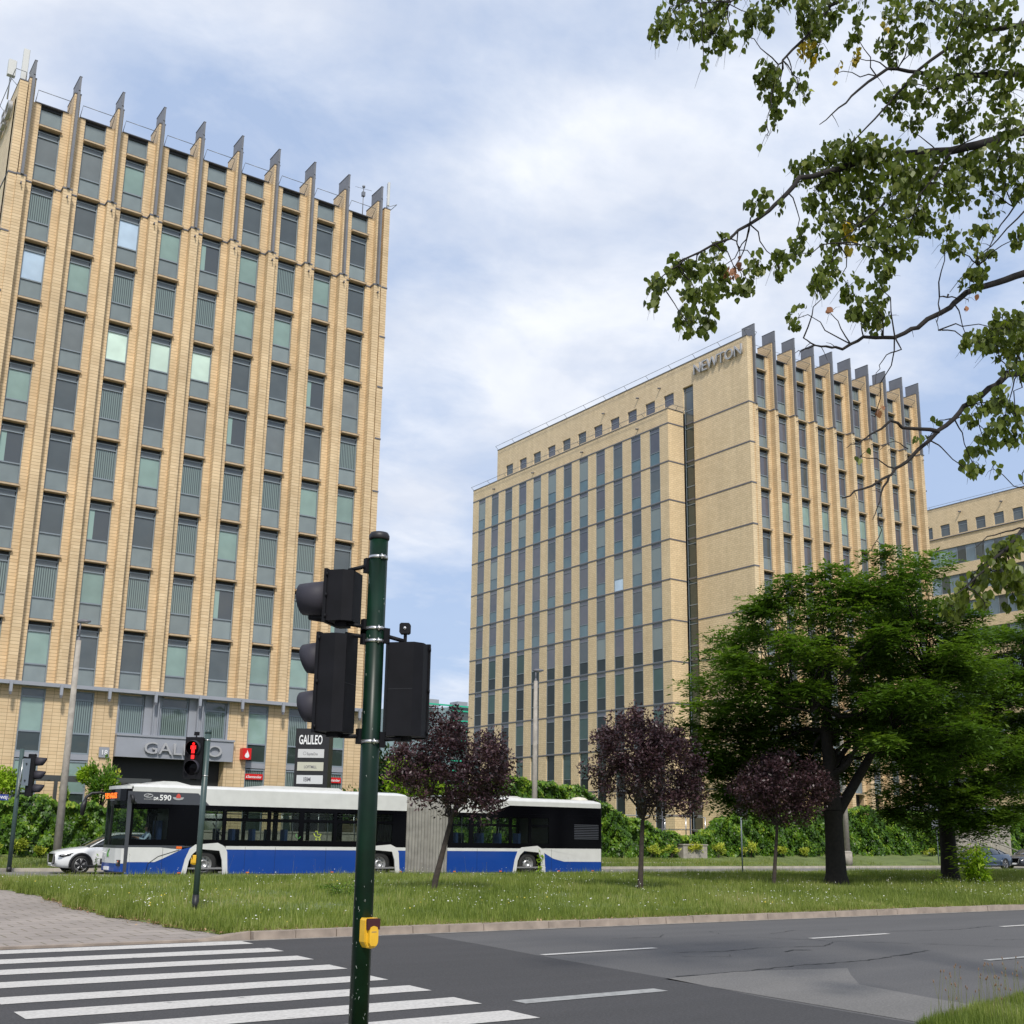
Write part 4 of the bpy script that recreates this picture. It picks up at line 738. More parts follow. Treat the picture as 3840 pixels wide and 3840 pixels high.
# far-side mirror and near mirror
mb=MB(); mb.tube([(12.5,44.45,2.92),(12.2,44.5,2.98),(11.9,44.52,2.95),(11.72,44.52,2.8),(11.66,44.5,2.5)],[.05,.05,.05,.06,.05],M_blk,8); mb.tube([(11.70,44.5,2.72),(11.64,44.5,2.5),(11.62,44.5,2.15)],[.06,.11,.07],M_blk,8); bb(mb,'mirror')
mb=MB(); mb.tube([(12.6,42.06,2.85),(12.62,41.9,2.84),(12.66,41.86,2.6)],[.04,.05,.08],M_blk,8); mb.tube([(12.72,41.9,2.7),(12.74,41.88,2.55)],[.05,.05],M_char,6); bb(mb,'mirror')
mb=MB(); mb.box(12.98,13.1,Y0+.02,Y0+.1,3.05,3.16,M_blk); bb(mb,'roof_marker')
# interior
mb=MB()
for x_ in (14.6,16.5,17.3,18.6,26.3,27.6,28.5,29.5): 
    for y_ in (42.35,43.95): mb.box(x_,x_+.12,y_-.2,y_+.22,1.0,1.75,M_seat); mb.box(x_,x_+.45,y_-.2,y_+.22,.95,1.03,M_seat)
bb(mb,'seat_rows')
mb=MB()
for x_ in (14.3,16.1,17.9,19.2,20.7,21.9,26.0,27.0,28.9): mb.tube([(x_,42.8,.36),(x_,42.8,3.0)],.018,M_steel,6)
mb.tube([(14.2,42.9,2.3),(23.5,42.9,2.3)],.016,M_steel,6); mb.tube([(16.0,42.9,1.95),(16.5,42.9,1.35)],.02,M_steel,6); bb(mb,'grab_poles')
mb=MB(); mb.tube([(13.55,42.7,1.35),(13.5,42.7,2.15),(13.6,42.7,2.3),(14.0,42.7,2.3)],.022,M_blk,6); mb.tube([(13.78,42.7,1.35),(13.76,42.7,2.1),(13.85,42.7,2.22)],.022,M_blk,6); mb.box(13.85,14.0,42.6,43.2,1.0,2.0,M_seat); mb.box(13.4,13.9,42.6,43.15,.9,1.0,M_seat); mb.tube([(13.05,42.75,1.35),(13.0,43.05,1.42),(13.05,43.3,1.35)],.015,M_blk,6); mb.box(12.55,12.95,42.2,44.4,1.0,1.32,M_blk); mb.box(14.05,14.12,42.1,43.4,.4,2.5,M_blk); bb(mb,'driver_cab')
# ---------------- people ----------------
M_skin=mat('skin',(.42,.24,.17),.6); M_hair=mat('dark_hair',(.012,.008,.006),.6); M_shirt=mat('pale_blue_shirt',(.45,.55,.70),.7); M_trou=mat('dark_trousers',(.02,.02,.03),.8)
def ell(mb,c,r_,m,n=14,k=9):
    vs=[]; 
    for i in range(k+1):
        a=math.pi*i/k
        for j in range(n): b=2*math.pi*j/n; vs.append((c[0]+r_[0]*math.sin(a)*math.cos(b),c[1]+r_[1]*math.sin(a)*math.sin(b),c[2]+r_[2]*math.cos(a)))
    mb.add(vs,[(i*n+j,(i+1)*n+j,(i+1)*n+(j+1)%n,i*n+(j+1)%n) for i in range(k) for j in range(n)],m,True)
def skin_body(name,nodes,edges,m,parent):
    me=bpy.data.meshes.new(name); me.from_pydata([n[0] for n in nodes],edges,[]); o=bpy.data.objects.new(name,me); COL.objects.link(o)
    md=o.modifiers.new('skin','SKIN'); 
    for i,n in enumerate(nodes): me.skin_vertices[0].data[i].radius=(n[1],n[1])
    me.skin_vertices[0].data[0].use_root=True; s_=o.modifiers.new('s','SUBSURF'); s_.levels=1; s_.render_levels=1
    o.parent=parent; me.materials.append(m); return o
drv=thing('person','bus driver in a pale blue shirt seated at the wheel behind the side window','person',(13.62,42.9,.98))
me=None
body=bpy.data.meshes.new('body'); nodes=[((0,0,.12),.15),((-.0,0,.32),.14),((-.02,0,.5),.17),((-.04,0,.62),.065),((-.07,0,.72),.085),((-.08,0,.80),.09),((-.06,-.2,.52),.06),((-.22,-.24,.33),.048),((-.47,-.1,.42),.035),((-.56,-.06,.45),.035),((-.06,.2,.52),.06),((-.22,.24,.33),.048),((-.47,.12,.42),.035),((-.56,.08,.45),.035),((-.42,-.12,.12),.085),((-.46,-.12,-.3),.055),((-.42,.12,.12),.085),((-.46,.12,-.3),.055),((-.6,-.12,-.42),.04),((-.6,.12,-.42),.04)]
edges=[(0,1),(1,2),(2,3),(3,4),(4,5),(2,6),(6,7),(7,8),(8,9),(2,10),(10,11),(11,12),(12,13),(0,14),(14,15),(0,16),(16,17),(15,18),(17,19)]
body.from_pydata([n[0] for n in nodes],edges,[]); bo=bpy.data.objects.new('body',body); COL.objects.link(bo); sk=bo.modifiers.new('skin','SKIN')
if not body.skin_vertices: 
    bm=bmesh.new(); bm.from_mesh(body); bm.verts.layers.skin.verify(); bm.to_mesh(body); bm.free()
for i,n in enumerate(nodes): body.skin_vertices[0].data[i].radius=(n[1],n[1])
body.skin_vertices[0].data[0].use_root=True; ss=bo.modifiers.new('s','SUBSURF'); ss.levels=2; ss.render_levels=2
dg=bpy.context.evaluated_depsgraph_get(); dg.update(); bm_=bpy.data.meshes.new_from_object(bo.evaluated_get(dg)); bpy.data.objects.remove(bo)
bm_.materials.clear(); bm_.materials.append(M_skin); bm_.materials.append(M_shirt); bm_.materials.append(M_trou)
for p_ in bm_.polygons:
    c=p_.center; p_.material_index=2 if (c.z<.2 ) else (0 if (c.z>.62 or c.x<-.38) else 1); p_.use_smooth=True
obj('body',bm_,drv)
mb=MB(); ell(mb,(-.055,0,.835),(.105,.09,.085),M_hair); ell(mb,(-.01,0,.77),(.07,.08,.09),M_hair); hr=obj('hair',mb.mesh('hair'),drv)
mb=MB(); ell(mb,(-.165,0,.735),(.02,.014,.022),M_skin); ell(mb,(-.15,-.032,.765),(.01,.012,.008),M_hair,8,5); ell(mb,(-.15,.032,.765),(.01,.012,.008),M_hair,8,5); ell(mb,(-.155,0,.69),(.01,.025,.007),M_maroon,8,5); ell(mb,(-.07,-.09,.75),(.02,.012,.03),M_skin,8,5); obj('face',mb.mesh('face'),drv)
# ---------------- cars ----------------
def car(name,label,x,y,L_,W_,paint,flip,stations,glassm,group=None):
    """nose at local x=0 towards -x. stations: (x, half width, z_sill, z_belt, z_top or None)"""
    root=thing(name,label,'car',(x,y,0),group)
    R=MB(); secs=[]
    for (sx,hw,zs,zb) in stations['body']:
        secs.append([(sx,-hw*.90,zs),(sx,-hw*.985,zs+.12),(sx,-hw,zs+(zb-zs)*.45),(sx,-hw*.975,zs+(zb-zs)*.75),(sx,-hw*.93,zb-.04),(sx,-hw*.80,zb+.0),(sx,-hw*.4,zb+.035),(sx,0,zb+.045),(sx,hw*.4,zb+.035),(sx,hw*.80,zb),(sx,hw*.93,zb-.04),(sx,hw*.975,zs+(zb-zs)*.75),(sx,hw,zs+(zb-zs)*.45),(sx,hw*.985,zs+.12),(sx,hw*.90,zs)])
    n=len(secs[0]); vs=[v for s_ in secs for v in s_]; k=len(secs)
    fs=[(i*n+j,i*n+j+1,(i+1)*n+j+1,(i+1)*n+j) for i in range(k-1) for j in range(n-1)]+[(i*n+n-1,i*n,(i+1)*n,(i+1)*n+n-1) for i in range(k-1)]+[tuple(range(n)),tuple(range((k-1)*n,k*n))[::-1]]
    R.add(vs,fs,paint,True); R.build('body',root,False)
    # greenhouse
    gh=stations['green']; G_=MB(); secs=[]
    for (sx,hb,zb,ht,zt) in gh: secs.append([(sx,-hb,zb),(sx,-(hb+ht)/2-.01,(zb+zt)/2),(sx,-ht,zt-.05),(sx,-ht*.75,zt),(sx,0,zt+.02),(sx,ht*.75,zt),(sx,ht,zt-.05),(sx,(hb+ht)/2+.01,(zb+zt)/2),(sx,hb,zb)])
    n=9; vs=[v for s_ in secs for v in s_]; k=len(secs)
    G_.add(vs,[(i*n+j,i*n+j+1,(i+1)*n+j+1,(i+1)*n+j) for i in range(k-1) for j in range(n-1)],glassm,True)
    g_=G_.build('windows',root,False)
    Rf=MB(); n=5; secs=[[(s_[0],y_*1.01,z_+.012) for (_,y_,z_) in ((0,-s_[3],s_[4]-.05),(0,-s_[3]*.75,s_[4]),(0,0,s_[4]+.02),(0,s_[3]*.75,s_[4]),(0,s_[3],s_[4]-.05))] for s_ in gh[stations['roof'][0]:stations['roof'][1]]]
    vs=[v for s_ in secs for v in s_]; k=len(secs); Rf.add(vs,[(i*n+j,i*n+j+1,(i+1)*n+j+1,(i+1)*n+j) for i in range(k-1) for j in range(n-1)],paint,True)
    for sgn in (-1,1):
        for (xa,xb) in stations['pillars']:
            def at_(xx):
                for i in range(len(gh)-1):
                    if gh[i][0]<=xx<=gh[i+1][0]: t=(xx-gh[i][0])/(gh[i+1][0]-gh[i][0]); return [gh[i][q]+(gh[i+1][q]-gh[i][q])*t for q in range(5)]
                return gh[-1]
            a_,b_=at_(xa),at_(xb); Rf.tube([(xa,sgn*(a_[1]+.005),a_[2]),(xb,sgn*(b_[3]+.008),b_[4]-.05)],.028,paint if (xa!=xb) else M_gloss,6)
    Rf.build('roof',root,False)
    for wx in stations['wheels']:
        for sgn in (-1,1):
            yc=sgn*(W_/2-.08); r_=stations['wr']; mb=MB(); mb.lathe([(r_*.66,-.1),(r_*.93,-.105),(r_,-.07),(r_,.07),(r_*.93,.105),(r_*.66,.1)],(wx,yc,r_),(0,1,0),M_rub,32); w_=mb.build('wheel',root,False)
            mb=MB(); mb.lathe([(r_*.68,-.10),(r_*.64,-.06),(r_*.62,.05),(0,.06)],(wx,yc,r_),(0,-sgn,0) if sgn>0 else (0,1,0),M_blk,24)
            for j in range(5):
                a0=j*1.2566+.3
                for da in (-.14,.14): mb.tube([(wx+.04*math.cos(a0),yc+sgn*.075,r_+.04*math.sin(a0)),(wx+r_*.66*math.cos(a0+da),yc+sgn*.09,r_+r_*.66*math.sin(a0+da))],.014,M_rim,5)
            mb.lathe([(r_*.68,-.102),(r_*.655,-.108),(r_*.64,-.09)],(wx,yc,r_),(0,1,0) if sgn<0 else (0,-1,0),M_rim,24); obj('rim',mb.mesh('rim'),w_)
            mb=MB(); pts=[]
            for j in range(13): a_=math.pi*(-.08+1.16*j/12); pts.append((wx+math.cos(a_)*r_*1.17,sgn*(W_/2+.002),r_+math.sin(a_)*r_*1.17))
            mb.tube(pts,.045,stations['clad'],6); q_=[(wx+math.cos(math.pi*(-.08+1.16*j/12))*r_*1.15,r_+math.sin(math.pi*(-.08+1.16*j/12))*r_*1.15) for j in range(13)]
            ya_=sgn*(W_/2-.016); mb.prism(q_,min(ya_,ya_+sgn*.02),max(ya_,ya_+sgn*.02),M_blk,'y'); mb.build('wheel_arch',root,False)
    mb=MB(); 
    for sgn in (-1,1):
        ww=W_/2; mb.prism([(.02,stations['lamp']),(.10,stations['lamp']+.05),(.62,stations['lamp']+.13),(.50,stations['lamp']+.03),(.16,stations['lamp']-.03)],sgn*ww*.93-.02,sgn*ww*.93+.05 if sgn<0 else sgn*ww*.93+.03,M_gloss,'y'); mb.tube([(.12,sgn*ww*.955,stations['lamp']+.02),(.45,sgn*ww*.985,stations['lamp']+.07)],.018,M_rim,6)
    mb.build('headlight',root,False)
    mb=MB(); zg=stations['lamp']; mb.prism([(-.42,zg+.08),(.42,zg+.08),(.36,zg-.22),(.2,zg-.30),(-.2,zg-.30),(-.36,zg-.22)],-.035,.05,M_gloss,'x'); mb.prism([(-.46,zg+.06),(-.36,zg-.25),(-.2,zg-.34),(.2,zg-.34),(.36,zg-.25),(.46,zg+.06),(.42,zg+.05),(.34,zg-.22),(.19,zg-.305),(-.19,zg-.305),(-.34,zg-.22),(-.42,zg+.05)],-.05,.05,M_rim,'x'); mb.box(-.04,.02,-.26,.26,.30,.41,M_wt); mb.build('grille',root,False)
    mb=MB()
    for sgn in (-1,1): mb.tube([(stations['mirror'],sgn*W_*.46,.98),(stations['mirror'],sgn*(W_/2+.14),1.02)],[.04,.08],paint,8)
    mb.tube([(.9+0,-W_/2-.004,.30),(L_-1.0,-W_/2-.004,.30)],.05,stations['clad'],6); mb.build('side_trim',root,False)
    return root
M_cw=mat('car_white',(.74,.75,.76),.22,coat=.8); M_cb=mat('car_blue',(.020,.045,.085),.18,metal=.3,coat=1); M_cg=mat('car_dark',(.03,.035,.045),.25,coat=.8); M_cgl=mat('car_glass',(.015,.02,.022),.05,spec=.8,coat=.6)
suv=dict(body=[(0,.55,.34,.70),(.06,.74,.30,.78),(.25,.84,.24,.84),(.6,.895,.22,.91),(1.1,.90,.22,.97),(1.45,.90,.22,1.0),(2.4,.90,.22,1.02),(3.4,.90,.22,1.05),(4.0,.88,.24,1.06),(4.3,.80,.30,1.0),(4.4,.68,.38,.85)],
  green=[(1.15,.70,1.0,.66,1.02),(1.9,.80,1.02,.60,1.44),(2.3,.82,1.03,.60,1.52),(3.2,.82,1.05,.59,1.53),(3.8,.80,1.07,.57,1.46),(4.25,.72,1.05,.55,1.12)],roof=(1,5),pillars=[(1.2,1.95),(2.55,2.55),(3.4,3.4),(4.2,3.8)],wheels=(.86,3.5),wr=.345,lamp=.66,mirror=1.75,clad=M_blk)
car('white_car','white compact SUV with its nose showing ahead of the bus at the left',11.3,46.95,4.4,1.8,M_cw,False,suv,M_cgl)
sed=dict(body=[(0,.55,.30,.62),(.06,.74,.24,.68),(.3,.86,.18,.76),(.8,.91,.17,.86),(1.3,.92,.17,.92),(2.4,.92,.17,.95),(3.6,.92,.18,.99),(4.4,.89,.22,1.0),(4.75,.82,.28,.94),(4.86,.7,.36,.8)],
  green=[(1.2,.72,.93,.70,.95),(2.05,.80,.94,.60,1.34),(2.5,.82,.95,.58,1.42),(3.1,.82,.97,.57,1.41),(3.7,.80,.98,.56,1.28),(4.35,.70,1.0,.6,1.04)],roof=(1,5),pillars=[(1.25,2.05),(2.6,2.6),(3.45,3.45),(4.3,3.7)],wheels=(.95,3.8),wr=.34,lamp=.62,mirror=1.85,clad=M_cg)
car('blue_car','dark blue sedan seen behind the yellow green sapling at the right',66.0,45.9,4.86,1.84,M_cb,False,dict(sed,clad=M_cb),M_cgl)
car('dark_car','dark grey car cut by the right edge of the picture behind the blue sedan',72.3,46.0,4.86,1.84,M_cg,False,sed,M_cgl)
# ---------------- near signal pole ----------------
Rv=Vector((.824,-.566,0)); Dv=Vector((.566,.824,0))
PX,PY=3.566,6.8
sp_=thing('signal_pole','tall dark green signal pole in the foreground with three dark signal heads','traffic light pole',(PX,PY,0))
mb=MB(); mb.tube([(PX,PY,0),(PX,PY,3.615)],.0625,M_green,32); mb.lathe([(.0,.0),(.066,.0),(.0705,.01),(.0705,.03),(.06,.05),(.0,.055)],(PX,PY,3.60),(0,0,1),M_blk,32); mb.build('pole',sp_)
M_scr=mat('scratch',(.35,.38,.35),.8)
mb=MB(); R_=random.Random(4)
for _ in range(46):
    a_=math.atan2(-Dv.y,-Dv.x)+R_.uniform(-1.3,1.3); z_=R_.choice([R_.uniform(.5,1.35),R_.uniform(.5,3.4)]); l_=R_.uniform(.003,.018); sl=R_.uniform(-1,1); q=[(PX+.0632*math.cos(a_+sl*t*l_*8),PY+.0632*math.sin(a_+sl*t*l_*8),z_+t*l_) for t in (0,1)]; mb.tube(q,R_.uniform(.0006,.0016),M_scr,4)
mb.build('scratch_marks',sp_)
for z_ in (3.475,2.985,2.90,2.235):
    mb=MB(); mb.lathe([(.0645,-.011),(.0655,-.011),(.0655,.011),(.0645,.011)],(PX,PY,z_),(0,0,1),M_steel,32); q=Vector((PX,PY,z_))+(-Dv*.9+Rv*.45).normalized()*.068; mb.tube([q-Rv*.02,q+Rv*.025],.011,M_steel,6); mb.tube([q-Vector((0,0,.018)),q+Vector((0,0,.018))],.006,M_steel,6); mb.build('clamp_band',sp_)
def setp(o,parent,c,yaw):
    off=Vector((0,0,0)); q=parent
    while q is not None: off+=q.location; q=q.parent
    o.parent=parent; o.location=Vector(c)-off; o.rotation_euler=(0,0,yaw); return o
def head(label,parent,c,nrm,h,w,dp,lenses,vl,r=.14,full=False):
    n=Vector(nrm).normalized(); yaw=math.atan2(n.y,n.x)
    mb=MB(); poly=[(dp/2,-w/2+.01),(dp/2,w/2-.01),(-dp*.15,w/2-.01),(-dp/2,w*.30),(-dp/2,-w*.30),(-dp*.15,-w/2+.01)]; mb.prism(poly,-h/2,h/2,M_sig); mb.box(dp/2,dp/2+.022,-w/2,w/2,-h/2-.01,h/2+.01,M_sig)
    for s_ in (-1,1):
        for zz in (-h/2+.03,0,h/2-.03): mb.tube([(dp/2,s_*(w/2),zz-.012),(dp/2,s_*(w/2),zz+.012)],.008,M_sig,6)
    mb.prism([(-.03,-.045),(.05,-.045),(.05,.045),(-.03,.045)],-h/2-.03,-h/2+.001,M_sig)
    if len(lenses)>1: mb.box(-dp/2-.001,dp/2,-w*.29,w*.29,-.004,.0,M_blk)
    root=setp(obj('signal_head',mb.mesh('signal_head')),parent,c,yaw); root['label']=label
    for z_ in lenses:
        mb=MB(); mb.lathe([(r,.0),(r,.012),(r*.98,.014),(.0,.03)],(dp/2+.015,0,z_),(1,0,0),M_gloss,28); obj('lens',mb.mesh('lens'),root)
        mb=MB(); k=28; vs=[]; x0=dp/2+.02
        a0,a1=(-90,270) if full else (-55,235)
        for j in range(k+1):
            a_=math.radians(a0+(a1-a0)*j/k); e=max(0.,math.sin(a_)); L1=vl*(1-(.08 if full else .42)*((1-math.sin(a_))/2)**1.4)
            for (rr,xx) in ((r*1.06,x0),(r*1.0,x0+L1*.6),(r*.93,x0+L1)): vs.append((xx,rr*math.cos(a_),z_+rr*math.sin(a_)))
        mb.add(vs,[(3*j+q,3*j+q+1,3*j+q+4,3*j+q+3) for j in range(k) for q in (0,1)],M_visor,True)
        if full: mb.tube([(x0+vl*.75,-r*.2,z_-r*1.05),(x0,-r*.2,z_-r*1.15)],[r*.2,r*.35],M_sig,8)
        vo=obj('visor',mb.mesh('visor'),root); so=vo.modifiers.new('t','SOLIDIFY'); so.thickness=.004
    return root
nl_=(-Rv*math.cos(math.radians(14))+Dv*math.sin(math.radians(14)))
P0=Vector((PX,PY,0))
hc=P0-Rv*.215+Dv*.03+Vector((0,0,3.20)); h1=head('single lens signal head with a long grey hood',sp_,hc,nl_,.345,.27,.17,[0],.215,r=.112,full=True)
hc=P0-Rv*.225-Dv*.02+Vector((0,0,2.61)); h2=head('two lens signal head with its hoods pointing left',sp_,hc,(-Rv*math.cos(math.radians(17))+Dv*math.sin(math.radians(17))),.64,.30,.17,[.16,-.16],.155,r=.115)
hc=P0+Rv*.205+Dv*.05+Vector((0,0,2.585)); h3=head('two lens signal head facing away on the right',sp_,hc,(Dv*math.cos(math.radians(13))+Rv*math.sin(math.radians(13))),.62,.285,.18,[.155,-.155],.12,r=.108)
def arm(pts,name='bracket_arm'):
    mb=MB(); mb.tube(pts,.014,M_sig,8); p_=Vector(pts[0]); mb.box(p_.x-.022,p_.x+.022,p_.y-.022,p_.y+.022,p_.z-.05,p_.z+.05,M_sig); mb.build(name,sp_)
for (side,z0,z1) in ((-1,3.42,3.385),(-1,3.0,3.02),(-1,2.93,2.95),(-1,2.27,2.27),(1,2.94,2.905),(1,2.25,2.26)):
    a_=P0+Rv*side*.07+Vector((0,0,z0)); b_=P0+Rv*side*.2+Vector((0,0,z1)); arm([a_,b_])
c_=P0+Rv*.20+Vector((0,0,2.99)); mb=MB()
k_=.036; mb.prism([(-k_,-k_+.01),(-k_+.01,-k_),(k_-.01,-k_),(k_,-k_+.01),(k_,k_-.01),(k_-.01,k_),(-k_+.01,k_),(-k_,k_-.01)],-.03,.03,M_sig,'y')
me=mb.mesh('housing'); me.transform(Matrix.Rotation(math.atan2(Rv.y,Rv.x),4,'Z')); buz=obj('sounder',me,sp_,c_-sp_.location); mb=MB(); mb.lathe([(.011,0),(.011,.004),(.004,.005)],c_-Dv*.03,-Dv,M_steel,14); mb.lathe([(.012,0),(.012,.06)],P0+Rv*.203+Vector((0,0,2.9)),(0,0,1),M_sig,8); mb.build('mount',buz)
def button(parent,c,nrm,s=1.):
    n=Vector(nrm).normalized(); yaw=math.atan2(n.y,n.x)
    w=.050*s; hh=.092*s; d0=.075*s
    pr=[(-w,-hh*.55),(-w*.6,-hh*.93),(0,-hh),(w*.6,-hh*.93),(w,-hh*.55),(w,hh*.85),(w*.8,hh),(-w*.8,hh),(-w,hh*.85)]
    mb=MB(); mb.prism(pr,0,d0*.8,M_yel,'x'); mb.prism([(a*.93,b*.95) for a,b in pr],d0*.8,d0*.9,M_yel,'x'); root=setp(obj('push_button',mb.mesh('push_button')),parent,c,yaw)
    mb=MB(); mb.prism([(-w*.9,hh*.25),(w*.9,hh*.25),(w*.95,hh*.9),(w*.8,hh*.98),(-w*.8,hh*.98),(-w*.95,hh*.9)],d0*.9+.001,d0*1.12,M_maroon,'x'); obj('lamp_cover',mb.mesh('lamp_cover'),root)
    mb=MB(); mb.prism([(-w*.62,-hh*.6),(-w*.4,-hh*.8),(w*.4,-hh*.8),(w*.62,-hh*.6),(w*.62,hh*.2),(w*.45,hh*.42),(0,hh*.5),(-w*.45,hh*.42),(-w*.62,hh*.2)],d0*.9+.001,d0*1.2,M_yel,'x'); mb.box(d0*1.2,d0*1.21,-w*.35,w*.35,.008,.012,M_band); obj('button_plate',mb.mesh('button_plate'),root); return root
bn_=(-Dv*.78+Rv*.62).normalized(); button(sp_,P0+bn_*.05+Vector((0,0,1.045)),bn_)
# ---------------- pedestrian signal across the road ----------------
QX,QY=8.2,22.6; Q0=Vector((QX,QY,0))
q_=thing('signal_post','grey green post carrying the red pedestrian light across the road','traffic light pole',(QX,QY,.1)); mb=MB(); mb.tube([(QX-.0,QY,.1),(QX,QY,3.60)],.0585,M_gpole,20); mb.tube([(QX,QY,.08),(QX,QY,.45)],.064,M_blk,20); mb.tube([(QX,QY,3.55),(QX,QY,3.62)],.062,M_gpole,20); mb.build('pole',q_)
nn_=-Dv*.99-Rv*.10; hd=head('pedestrian signal showing a red standing figure',q_,Q0-Rv*.22-Dv*.02+Vector((0,0,3.06)),nn_,.80,.36,.16,[.19,-.19],.12,r=.145)
M_rl=mat('red_light',(.4,.005,.005),.4,emis=(1,.012,.012),es=1.5)
mb=MB(); x_=.08+.05; z_=.19
mb.lathe([(0,0),(.026,.001),(.026,.008),(0,.01)],(x_,0,z_+.085),(1,0,0),M_rl,14); mb.prism([(-.03,.055),(.03,.055),(.03,-.02),(-.03,-.02)],x_,x_+.01,M_rl,'x')
me_=MB(); 
for (a,b,c,d_) in ((-.052,-.038,-.02,.05),(.038,.052,-.02,.05),(-.03,-.005,-.10,-.026),(.005,.03,-.10,-.026)): mb.box(x_,x_+.01,a,b,z_+c,z_+d_,M_rl)
mb.box(x_,x_+.01,-.028,.028,z_-.026,z_+.05,M_rl); obj('red_figure',mb.mesh('red_figure'),hd)
mb=MB(); mb.box(-.03,.03,-.045,.045,.45,.52,M_sig); mb.tube([(0,0,.38),(0,0,.46)],.012,M_sig,6); obj('sounder',mb.mesh('sounder'),hd)
mb=MB()
for z_ in (3.42,2.72): mb.tube([Q0-Rv*.2+Vector((0,0,z_)),Q0+Vector((0,0,z_))],.012,M_steel,6); mb.lathe([(.060,-.01),(.062,-.01),(.062,.01),(.06,.01)],(QX,QY,z_),(0,0,1),M_steel,18)
mb.build('bracket_arm',q_)
button(q_,Q0-Rv*.05-Dv*.03+Vector((0,0,1.10)),(-Rv*.9-Dv*.4),1.0)
# ---------------- left vehicle signal ----------------
A0=Vector((9.88,47.2+.0,0)); A0.y=48.9; A0.x=9.88*48.9/47.2
zA=lambda z:(z-1.65)*48.9/47.2+1.65
a_=thing('signal_post','slim grey green post with a three hood signal at the left edge','traffic light pole',(A0.x,A0.y,0)); mb=MB(); mb.tube([A0,A0+Vector((0,0,zA(4.6)))],.085,M_gpole,18); mb.tube([A0,A0+Vector((0,0,.2))],.10,M_blk,18); mb.build('pole',a_)
nA=(Rv*math.cos(math.radians(20))-Dv*math.sin(math.radians(20)));
vh=head('three hood vehicle signal seen from the side',a_,A0+Rv*.42+Vector((0,0,zA(3.62))),Rv*math.cos(.25)+Dv*math.sin(.25),1.62,.46,.24,[.52,0,-.52],.42,r=.17)
mb=MB(); 
for z_ in (4.35,2.95): mb.tube([A0+Vector((0,0,z_+.05)),A0+Rv*.35+Vector((0,0,z_))],.03,M_sig,8)
mb.build('bracket_arm',a_)
mb=MB(); c_=A0+Rv*.36-Dv*.3+Vector((0,0,zA(3.72)))
w_=.13; hh=.52
mb.add([c_-Rv*w_-Vector((0,0,hh)),c_+Rv*w_-Vector((0,0,hh)),c_+Rv*w_+Vector((0,0,hh)),c_-Rv*w_+Vector((0,0,hh))]+[c_-Rv*w_-Vector((0,0,hh))+Dv*.02,c_+Rv*w_-Vector((0,0,hh))+Dv*.02,c_+Rv*w_+Vector((0,0,hh))+Dv*.02,c_-Rv*w_+Vector((0,0,hh))+Dv*.02],[(0,1,2,3),(4,7,6,5),(0,4,5,1),(1,5,6,2),(2,6,7,3),(3,7,4,0)],mat('plate_grey',(.13,.16,.19),.5)); mb.build('sign_back',a_)
mb=MB(); mb.tube([c_-Rv*.16+Vector((0,0,.5)),c_-Rv*.2-Vector((0,0,.5)),A0+Vector((0,0,zA(2.7)))-Dv*.05],.018,M_steel,6); mb.tube([A0+Vector((0,0,zA(2.95))),c_-Rv*.17-Vector((0,0,.42))],.02,M_steel,6)
for zz in (.32,-.32): mb.tube([c_-Dv*.05+Vector((0,0,zz)),c_+Dv*.02+Vector((0,0,zz))],.03,M_blk,6)
mb.build('clamp',a_)
# street name plate, post outside the picture
sn=thing('street_sign','blue street name plate ending in NOWEJ at the left edge','street sign',(8.3,47.,0)); mb=MB(); mb.tube([(8.3,47.05,0),(8.3,47.05,3.0)],.035,M_steel,10); mb.build('post',sn); mb=MB(); mb.box(8.3,9.53,46.97,47.0,2.66,2.88,mat('sign_blue',(.012,.035,.22),.4)); pl=mb.build('plate',sn); text_obj('sign_text','NOWEJ',.15,.002,M_wt,pl,(9.02,46.965,2.715),bold=.003,width=.46)
# ---------------- lamp posts ----------------
def lamp(name,label,x,y,ztop,zlamp,side=1,zb=.1,r0=.17,r1=.10,group='concrete street lamps beyond the far road'):
    root=thing(name,label,'street lamp',(x,y,zb),group); mb=MB(); mb.tube([(x,y,zb),(x,y,ztop)],[r0,r1],M_conc,14); mb.build('post',root)
    mb=MB(); mb.tube([(x,y,ztop),(x,y,zlamp)],.035,M_band,8); mb.lathe([(r1*.9,-.25),(r1*.6,.1),(.03,.15)],(x,y,ztop),(0,0,1),M_band,10); mb.build('spigot',root)
    mb=MB(); c=Vector((x,y,zlamp)); 
    for sgn in (1,):
        a=c-Rv*.14*side; b=c+Rv*.42*side; mb.tube([a,c,c+Rv*.2*side,b],[.05,.09,.08,.04],M_band,8)
    mb.build('lamp_head',root); mb=MB(); mb.tube([c+Rv*.02*side-Vector((0,0,.06)),c+Rv*.3*side-Vector((0,0,.05))],[.05,.05],mat('lamp_glass',(.25,.25,.22),.2),8); mb.build('lens',root)
lamp('street_lamp','concrete lamp post rising past the left tower, beside the white car',12.22,50.,9.4,10.22,1)
lamp('street_lamp','concrete lamp post behind the rear half of the bus',36.0,50.,9.75,10.32,1)
l3=thing('street_lamp','old concrete lamp post with a thick foot beside the large tree trunk','street lamp',(60.55,50,.1)); mb=MB(); mb.tube([(60.55,50,.1),(60.55,50,.95)],.30,M_conc,14); mb.lathe([(.31,0),(.32,.03),(.2,.12)],(60.55,50,.92),(0,0,1),M_conc,14); mb.build('foot',l3); mb=MB(); mb.tube([(60.55,50,.95),(60.55,50,9.2)],[.19,.10],M_conc,12); mb.build('post',l3); mb=MB(); mb.tube([(60.55,50,9.2),(60.6,49.8,9.8),(60.9,49.2,10.)],[.05,.04,.1],M_band,8); mb.build('lamp_head',l3)
